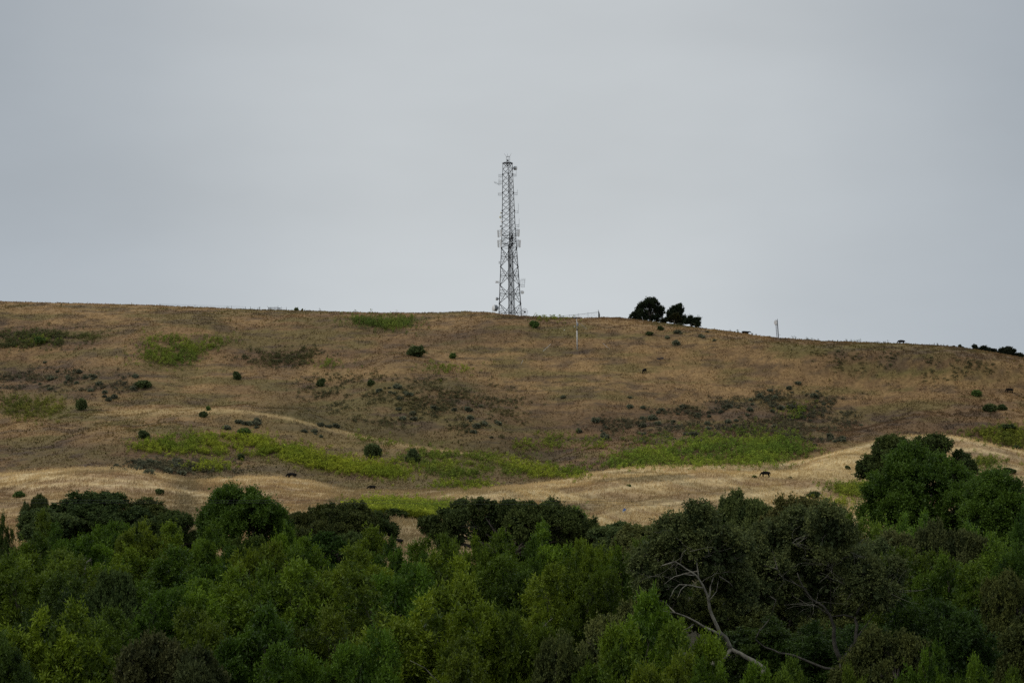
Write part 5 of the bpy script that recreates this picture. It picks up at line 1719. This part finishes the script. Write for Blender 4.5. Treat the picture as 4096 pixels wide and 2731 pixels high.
def wire_fence(name, label, posts, y, wires, braces=(), rail=False, r=.05, cat='fence', extra=None):
    P = []
    for u, vt in posts:
        b, t = post_at(u, vt, y if not callable(y) else y(u))
        P.append((b, t))
    o = P[0][0].copy()
    root = thing(name, o, label, cat)
    for b, t in P:
        MB().tube([b - o - Vector((0, 0, .3)), Vector((b.x, b.y, t)) - o], r, 6).build('post', M['steel_dark'], root)
    for (i, du) in braces:
        b, t = P[i]
        mb = MB()
        q = b + Vector((du / F * b.y, 0, 0))
        q.z = float(ground(q.x, q.y)[0])
        mb.tube([Vector((b.x, b.y, b.z + (t - b.z) * .62)) - o, q - o], r * .8, 5)
        mb.build('brace', M['steel_dark'], root)
    for f in wires:
        mb = MB()
        mb.tube([Vector((b.x, b.y, b.z + (t - b.z) * f)) - o for b, t in P], .012 if not rail else .03, 4)
        mb.build('rail' if rail else 'wire', M['steel_dark'], root)
    return root, o, P


wire_fence('wire_fence', 'thin wire fence with braced posts on the left skyline', [(640, 1214), (780, 1219), (926, 1223), (982, 1226)], 757, (.55, .75, .95), [(3, -13)])
wire_fence('wire_fence', 'braced wire fence post run just left of the wire enclosure', [(1002, 1226), (1031, 1231), (1062, 1236)], 756, (.5, .8), [(0, 13)])
wire_fence('fence_post', 'single braced fence post right of the wire enclosure', [(1146, 1228), (1127, 1230)], 754, (.8,), [(0, -13)], cat='fence post')


def enclosure():
    C = [(1073, 1229, 752), (1111, 1228, 752), (1122, 1232, 757), (1084, 1232, 758)]
    P = [post_at(u, v, y) for u, v, y in C]
    o = P[0][0].copy()
    root = thing('wire_enclosure', o, 'small chain link enclosure with angled barbed wire arms on the left skyline', 'enclosure')
    for k, (b, t) in enumerate(P):
        mb = MB().tube([b - o - Vector((0, 0, .3)), Vector((b.x, b.y, t)) - o], .05, 6)
        dx = (-.45, .12, .35, -.1)[k]
        mb.tube([Vector((b.x, b.y, t)) - o, Vector((b.x + dx, b.y, t + .42)) - o], .035, 5)
        mb.build('post', M['steel_dark'], root)
    for k in range(4):
        (b0, t0), (b1, t1) = P[k], P[(k + 1) % 4]
        a, c = Vector((b0.x, b0.y, t0)) - o, Vector((b1.x, b1.y, t1)) - o
        mb = MB().tube([a - Vector((0, 0, .06)), c - Vector((0, 0, .06))], .04, 5)
        mb.build('rail', M['steel_dark'], root)
        mesh = MB()
        n = 22
        for j in range(n):
            for s in (1, -1):
                f0, f1 = j / n, min(1, max(0, j / n + s * .22))
                p, q = a.lerp(c, f0), a.lerp(c, f1)
                mesh.tube([p, Vector((q.x, q.y, q.z - (t0 - b0.z)))], .006, 3)
        mesh.build('chain_link_mesh', M['steel'], root)
    for k in range(5):
        b, t = post_at(1078 + k * 8, 1233, 754)


enclosure()


def ridge_fence():
    YY = lambda u: float(np.interp(u, [2160, 2400], [765, 750]))
    posts = [(2243, 1262), (2277, 1257.5), (2313, 1253), (2352, 1248.5), (2393, 1238)]
    root, o, P = wire_fence('chain_link_fence', 'grey chain link fence rising along the skyline right of the tower', posts, YY, (), r=.045)
    mb = MB()
    line = [at(u, v, YY(u)) - o for u, v in ((2190, 1268), (2216, 1266), (2277, 1261), (2313, 1257.5), (2352, 1253), (2393, 1247.5))]
    mb.tube(line, .04, 5)
    mb.build('rail', M['steel'], root)
    mb = MB()
    for j in range(70):
        f = j / 70 * (len(line) - 1)
        i = min(int(f), len(line) - 2)
        p = line[i].lerp(line[i + 1], f - i)
        for s in (-1, 1):
            mb.tube([p, p + Vector((s * 1.1, 0, -1.9))], .005, 3)
    mb.build('chain_link_mesh', M['steel'], root)
    for k in range(4):
        b, t = post_at(2395 + k * 1.2, 1242 + k * 4, 752 + k * 3.5)
        MB().tube([b - o - Vector((0, 0, .3)), Vector((b.x, b.y, t)) - o], .06, 6).build('post', M['steel'], root)
    a, c = at(2394, 1248, 750.5) - o, at(2399.5, 1259, 763) - o
    q = MB().tube([a, c], .05, 5)
    for k in range(7):
        p = a.lerp(c, k / 6)
        q.tube([p, p + Vector((0, 0, -1.6))], .02, 4)
    q.build('gate', M['steel'], root)


ridge_fence()


def shed():
    y = 756.0
    o = Vector(at(2443, 1277, y))
    o.z = float(ground(o.x, o.y)[0])
    root = thing('shed', o, 'low flat roofed shed mostly hidden behind the skyline beside the cypress', 'shed')
    a, b = at(2400, 1271.5, y) - o, at(2483, 1267.2, y) - o
    d = 4.5
    v = [a, b, b + Vector((0, d, .15)), a + Vector((0, d, .15))]
    me = bpy.data.meshes.new('shed_roof')
    n = Vector((0, 0, -.14))
    V = v + [p + n for p in v]
    me.from_pydata([tuple(p) for p in V], [], [(0, 1, 2, 3), (7, 6, 5, 4), (0, 4, 5, 1), (1, 5, 6, 2), (2, 6, 7, 3), (3, 7, 4, 0)])
    me.materials.append(M['roof'])
    link('roof', me, root)
    mb = MB()
    zb = -.4
    c = [a + Vector((.15, .15, -.15)), b + Vector((-.15, .15, -.15)), b + Vector((-.15, d - .15, 0)), a + Vector((.15, d - .15, 0))]
    mb.v = c + [Vector((p.x, p.y, zb)) for p in c]
    mb.f = [(0, 4, 5, 1), (1, 5, 6, 2), (2, 6, 7, 3), (3, 7, 4, 0)]
    mb.build('wall', M['wall'], root)
    r = MB()
    p0 = at(2468, 1268.5, y) - o + Vector((0, -.03, 0))
    for k in range(12):
        p = p0 + Vector((k * .12, 0, -.02))
        r.tube([p, p + Vector((.02, -.02, -.7))], .045, 4)
    r.build('corrugated_end', M['roof'], root)


shed()


# ------------------------------------------------------------------ small things on the knolls
def log_and_culvert():
    a, b = at(3274, 1966, 1), None
    p = hit1(3309, 2001)
    y = p.y
    lo, hi_ = at(3305, 1999, y - .1), at(3275, 1967, y + 2.5)
    o = Vector((lo.x, lo.y, lo.z))
    mb = MB()
    pts = [lo.lerp(hi_, t) - o for t in np.linspace(0, 1, 8)]
    mb.tube([q + Vector((random.uniform(-.02, .02), 0, random.uniform(-.02, .02))) for q in pts], [.20, .19, .19, .18, .17, .17, .15, .12], 9)
    mb.tube([pts[5], pts[5] + Vector((.25, -.1, .2))], [.06, .03], 5)
    ob = mb.build('fallen_log', M['log'], None, True)
    ob.location = o
    tag(ob, 'bare brown log lying tilted in the grass by the mustard bank', 'log')
    r = thing('culvert', p, 'small grey concrete culvert with two dark openings at the low end of the log', 'culvert')
    m = y / F
    mb = MB()
    w0, w1, h, d = 9 * m, 5 * m, 12 * m, .9
    mb.v = [Vector(q) for q in ((-w0, -d / 2, -.2), (w0, -d / 2, -.2), (w1, -d / 2, h * .8), (0, -d / 2, h), (-w1, -d / 2, h * .8))]
    mb.v += [q + Vector((0, d, 0)) for q in mb.v]
    mb.f = [(4, 3, 2, 1, 0), (5, 6, 7, 8, 9), (0, 1, 6, 5), (1, 2, 7, 6), (2, 3, 8, 7), (3, 4, 9, 8), (4, 0, 5, 9)]
    mb.build('headwall', M['concrete'], r)
    for dx in (-2.6, 2.6):
        MB().lathe((dx * m, -d / 2 - .012, h * .48), (0, -1, 0), [(0, .12), (.02, .11)], 14).build('opening', M['hole'], r)  # solid near-black disc painted for the unlit inside of the pipe


log_and_culvert()


def sheet(name, label, cat, u, v, w, h, mat, tilt, seed, lift=.0):
    p = hit1(u, v)
    k = p.y / F
    g = random.Random(seed)
    n, mr = 9, 7
    V, Fc = [], []
    R_ = Matrix.Rotation(tilt, 3, 'Y')
    for j in range(mr):
        for i in range(n):
            a, b = i / (n - 1) - .5, j / (mr - 1)
            q = Vector((a * w * k * (1 - .35 * abs(b - .5)), g.uniform(-.09, .09) + .12 * math.sin(a * 9), (b - .5) * h * k + .05 * math.sin(a * 11 + b * 5)))
            V.append(tuple(R_ @ q + Vector((0, 0, h * k * .5 + lift))))
    for j in range(mr - 1):
        for i in range(n - 1):
            Fc.append((j * n + i, j * n + i + 1, (j + 1) * n + i + 1, (j + 1) * n + i))
    me = bpy.data.meshes.new(name)
    me.from_pydata(V, [], Fc)
    me.materials.append(M[mat])
    return tag_loc(tag(link(name, me), label, cat), p)


bs = thing('plastic_sheet', hit1(2494, 2049), 'crumpled blue and white plastic scrap caught on the straw knoll', 'plastic sheet')
for nm, dv, mt, sd in (('blue_half', 0, 'blue', 3), ('white_half', -7, 'white', 4)):
    q = sheet(nm, None, None, 2494, 2049, 13 if dv == 0 else 8, 9, mt, -.65, sd, .30 if dv == 0 else 0)
    q.parent = bs
    q.location = (.16 if dv == 0 else -.1, 0, 0)
sheet('plastic_sheet', 'flat dark plastic sheet lying on the hill above the lone cow', 'plastic sheet', 2640, 1437, 30, 5, 'black_plastic', -.12, 8, .05)
for k, (u, v, t, lab) in enumerate(((2585, 1282, .35, 'thin leaning white stake in front of the big cypress'), (2083, 1456, -.5, 'short pale stake fallen in the grass below the tower'))):
    p = hit1(u, v) if k else Vector(post_at(2573, 1283, 722)[0])
    h = 1.3
    ob = MB().tube([(0, 0, -.1), (-math.sin(t) * h, 0, math.cos(t) * h)], .035, 6).build('stake', M['offwhite'])
    tag_loc(tag(ob, lab, 'stake'), p)

# ------------------------------------------------------------------ cattle
def cow_mesh(pose):
    """one continuous skinned body, facing +X, hooves at z = 0; pose: graze, stand, lie"""
    V, E, R = [], [], []

    def add(p, r, parent=None):
        V.append(p)
        R.append(r if hasattr(r, '__len__') else (r, r))
        if parent is not None:
            E.append((parent, len(V) - 1))
        return len(V) - 1
    dz = -.62 if pose == 'lie' else 0
    pel = add((-.62, 0, 1.08 + dz), (.30, .34))
    rump = add((-.86, 0, 1.06 + dz), (.22, .26), pel)
    bel = add((-.15, 0, 1.00 + dz), (.36, .39), pel)
    che = add((.35, 0, 1.00 + dz), (.32, .38), bel)
    sho = add((.62, 0, 1.06 + dz), (.24, .32), che)
    if pose == 'graze':
        n1 = add((.88, 0, .98), (.16, .22), sho)
        n2 = add((1.08, .02, .72), (.13, .17), n1)
        hd = add((1.20, .04, .46), (.12, .14), n2)
        mu = add((1.26, .05, .20), (.085, .10), hd)
        ends = add((1.27, .05, .10), (.075, .08), mu)
    else:
        n1 = add((.90, 0, 1.18 + dz), (.16, .22), sho)
        n2 = add((1.15, .02, 1.30 + dz), (.12, .15), n1)
        hd = add((1.36, .04, 1.26 + dz), (.12, .14), n2)
        mu = add((1.58, .06, 1.06 + dz), (.08, .095), hd)
        ends = add((1.65, .07, 1.00 + dz), (.07, .075), mu)
    for s in (-1, 1):
        e1 = add((V[hd][0] - .05, V[hd][1] + s * .16, V[hd][2] + .10), .035, hd)
        add((V[hd][0] - .06, V[hd][1] + s * .27, V[hd][2] + .08), .02, e1)
        if pose == 'lie':
            k = add((-.45, s * .34, .30), .17, pel)
            k = add((-.05, s * .46, .16), .10, k)
            add((-.40, s * .48, .08), .06, k)
            k = add((.55, s * .28, .22), .12, sho)
            k = add((.80, s * .32, .12), .075, k)
            add((.50, s * .34, .07), .05, k)
        else:
            o = .10 * s
            k = add((-.70 + o, s * .18, .80), (.16, .20), pel)
            k = add((-.60 + o, s * .20, .62), .12, k)
            k = add((-.80 + o, s * .20, .42), .075, k)
            k = add((-.76 + o, s * .20, .14), .055, k)
            add((-.72 + o, s * .20, .03), .068, k)
            k = add((.55 - o, s * .17, .72), (.12, .15), sho)
            k = add((.56 - o, s * .18, .42), .075, k)
            k = add((.55 - o, s * .18, .14), .052, k)
            add((.58 - o, s * .18, .03), .066, k)
    t = add((-1.02, .02, 1.10 + dz), .05, rump)
    t = add((-1.10, .03, .80 + dz * .7), .03, t)
    t = add((-1.10, .03, .50 + dz * .6), .035, t)
    me = bpy.data.meshes.new('cow_skeleton')
    me.from_pydata(V, E, [])
    ob = bpy.data.objects.new('cow_build', me)
    COL.objects.link(ob)
    m = ob.modifiers.new('skin', 'SKIN')
    m.use_smooth_shade = True
    for i, r in enumerate(R):
        me.skin_vertices[0].data[i].radius = r
        me.skin_vertices[0].data[i].use_root = i == 0
    s = ob.modifiers.new('sub', 'SUBSURF')
    s.levels = s.render_levels = 2
    dg = bpy.context.evaluated_depsgraph_get()
    out = bpy.data.meshes.new_from_object(ob.evaluated_get(dg))
    out.name = 'cow_' + pose
    out.materials.clear()
    out.materials.append(M['hide'])
    bpy.data.objects.remove(ob)
    return out


COWS = {p: cow_mesh(p) for p in ('graze', 'stand', 'lie')}


def cow(pose, u, v, label, turn, y=None, size=1.0, sink=0.0):
    """turn: heading in degrees, 0 faces right in the photograph, 180 left, 90 away"""
    if y is None:
        p = hit1(u, v)
    else:
        x = float(xat(u, v, y))
        p = Vector((x, y, float(ground(x, y)[0])))
    o = link('cow', COWS[pose])
    o.location = p - Vector((0, 0, .06 + sink))
    # tip along the slope
    f = Vector((math.cos(math.radians(turn)), math.sin(math.radians(turn)), 0))
    z1, z0 = float(ground(p.x + f.x, p.y + f.y)[0]), float(ground(p.x - f.x, p.y - f.y)[0])
    o.rotation_euler = (0, -math.atan2(z1 - z0, 2) * .8, math.radians(turn))
    o.scale = (size,) * 3
    tag(o, label, 'cow', 'black cattle grazing')
    return o


RY = lambda u: float(np.interp(u, UT, DRIDGE))
cow('stand', 2980, 1336, 'black cow on the skyline with its head stretched forward', -8, RY(2980) + 1.0, 1.05, .38)
cow('lie', 3135, 1356, 'black cow lying half hidden beyond the skyline by the slim mast', 0, RY(3135) + 5, 1.0, .25)
cow('graze', 3605, 1377, 'black cow grazing on the right skyline, clear against the sky', 180, RY(3605) + .5, 1.0)
cow('graze', 2579, 1492, 'lone black cow seen end on in the middle of the hillside', 238, None, 1.0)
cow('graze', 4038, 1571, 'black cow grazing near the right edge beside a round bush', 180)
cow('graze', 3062, 1908, 'nearest black cow grazing on the straw knoll at the right', 180, None, 1.0)
cow('graze', 1166, 1915, 'black cow behind the crest of the left centre knoll', 180, float(np.interp(1166, UT, DKNOLL)) + 2.0, 1.0)
cow('graze', 1488, 1960, 'black cow in the hollow right of the left centre knoll', 180, float(np.interp(1488, UT, DKNOLL)) + 3.5, .9, .1)
cow('lie', 1641, 1962, 'cow whose black back just shows over the grass of the low field', 180, float(np.interp(1641, UT, DKNOLL)) + 7, .9, .35)
cow('graze', 1590, 2162, 'black cow half hidden behind the bright willow in the grass gap', 180, 352, .75)

# ------------------------------------------------------------------ sky, sun, camera
EL, AZ = math.radians(42), math.radians(243)      # high, behind the camera's left shoulder
w = bpy.data.worlds.new('World')
SC.world = w
w.use_nodes = True
nt = w.node_tree
nt.nodes.clear()
L = nt.links
sky = N(nt, 'ShaderNodeTexSky', sky_type='NISHITA', sun_disc=False, sun_elevation=EL, sun_rotation=AZ, air_density=1.5, dust_density=4)
tc = N(nt, 'ShaderNodeTexCoord')
sx = N(nt, 'ShaderNodeSeparateXYZ')
L.new(tc.outputs['Generated'], sx.inputs[0])
# overcast: brightness by height above the horizon
rp = N(nt, 'ShaderNodeValToRGB')
rp.color_ramp.interpolation = 'B_SPLINE'
els = rp.color_ramp.elements
els[0].position, els[0].color = 0.0, (.625, .667, .695, 1)
els[1].position, els[1].color = 1.0, (1.22, 1.24, 1.27, 1)
for ps, c in ((.03, (.612, .655, .683, 1)), (.08, (.578, .614, .640, 1)), (.13, (.555, .588, .612, 1)), (.19, (.53, .56, .585, 1)), (.32, (.66, .68, .70, 1)), (.6, (.95, .97, 1.0, 1))):
    e = els.new(ps)
    e.color = c
L.new(sx.outputs['Z'], rp.inputs['Fac'])
# thicker, bluer cloud to either side of the view
ab = N(nt, 'ShaderNodeMath', operation='ABSOLUTE')
of = N(nt, 'ShaderNodeMath', operation='ADD')
of.inputs[1].default_value = -.005
L.new(sx.outputs['X'], of.inputs[0])
L.new(of.outputs[0], ab.inputs[0])
wob = N(nt, 'ShaderNodeTexNoise')
wob.inputs['Scale'].default_value = 6
wob.inputs['Detail'].default_value = 2
mp = N(nt, 'ShaderNodeMapping')
mp.inputs['Scale'].default_value = (1.2, 1.2, 1.0)
L.new(tc.outputs['Generated'], mp.inputs[0])
L.new(mp.outputs[0], wob.inputs['Vector'])
wm = N(nt, 'ShaderNodeMath', operation='MULTIPLY_ADD')
wm.inputs[1].default_value, wm.inputs[2].default_value = .10, -.05
L.new(wob.outputs['Fac'], wm.inputs[0])
ad = N(nt, 'ShaderNodeMath', operation='ADD')
L.new(ab.outputs[0], ad.inputs[0])
L.new(wm.outputs[0], ad.inputs[1])
mr = N(nt, 'ShaderNodeMapRange', interpolation_type='SMOOTHSTEP')
mr.inputs[1].default_value, mr.inputs[2].default_value = .03, .27
L.new(ad.outputs[0], mr.inputs[0])
side = N(nt, 'ShaderNodeMix', data_type='RGBA', blend_type='MULTIPLY')
side.inputs[7].default_value = (.675, .71, .76, 1)
L.new(mr.outputs[0], side.inputs[0])
L.new(rp.outputs['Color'], side.inputs[6])
# soft cloud texture
cn = N(nt, 'ShaderNodeTexNoise')
cn.inputs['Scale'].default_value = 9
cn.inputs['Detail'].default_value = 4
cn.inputs['Roughness'].default_value = .5
mp2 = N(nt, 'ShaderNodeMapping')
mp2.inputs['Scale'].default_value = (.7, .7, 2.0)
L.new(tc.outputs['Generated'], mp2.inputs[0])
L.new(mp2.outputs[0], cn.inputs['Vector'])
cr = N(nt, 'ShaderNodeMapRange')
cr.inputs[1].default_value, cr.inputs[2].default_value, cr.inputs[3].default_value, cr.inputs[4].default_value = .3, .7, .955, 1.045
L.new(cn.outputs['Fac'], cr.inputs[0])
cl = N(nt, 'ShaderNodeVectorMath', operation='SCALE')
L.new(side.outputs[2], cl.inputs[0])
L.new(cr.outputs[0], cl.inputs['Scale'])
# a little clear-sky light through the cloud
sk = N(nt, 'ShaderNodeVectorMath', operation='SCALE')
sk.inputs['Scale'].default_value = .08
L.new(sky.outputs[0], sk.inputs[0])
fin = N(nt, 'ShaderNodeMix', data_type='RGBA')
fin.inputs[0].default_value = .06
L.new(cl.outputs[0], fin.inputs[6])
L.new(sk.outputs[0], fin.inputs[7])
bg = N(nt, 'ShaderNodeBackground')
bg.inputs['Strength'].default_value = 1.0
L.new(fin.outputs[2], bg.inputs['Color'])
wo = N(nt, 'ShaderNodeOutputWorld')
L.new(bg.outputs[0], wo.inputs['Surface'])

sd = bpy.data.lights.new('sun', 'SUN')
sd.energy = 1.0
sd.angle = math.radians(22)
sd.color = (1, .96, .9)
so = link('sun', sd)
dirv = Vector((math.sin(AZ) * math.cos(EL), math.cos(AZ) * math.cos(EL), math.sin(EL)))
so.rotation_euler = dirv.to_track_quat('Z', 'Y').to_euler()
so.location = (0, 0, 120)

cd = bpy.data.cameras.new('camera')
cd.lens, cd.sensor_width = 85.0, 36.0
cd.clip_start, cd.clip_end = 1.0, 20000.0
co = link('camera', cd)
co.location = (0, 0, CAMZ)
co.rotation_euler = (math.radians(90) + PITCH, 0, 0)
SC.camera = co

SC.view_settings.view_transform = 'Standard'
SC.view_settings.look = 'None'
SC.view_settings.exposure = 0
SC.render.engine = 'CYCLES'
SC.cycles.max_bounces = 5
SC.cycles.diffuse_bounces = 3
SC.cycles.transmission_bounces = 3
SC.cycles.transparent_max_bounces = 4
SC.cycles.use_denoising = False
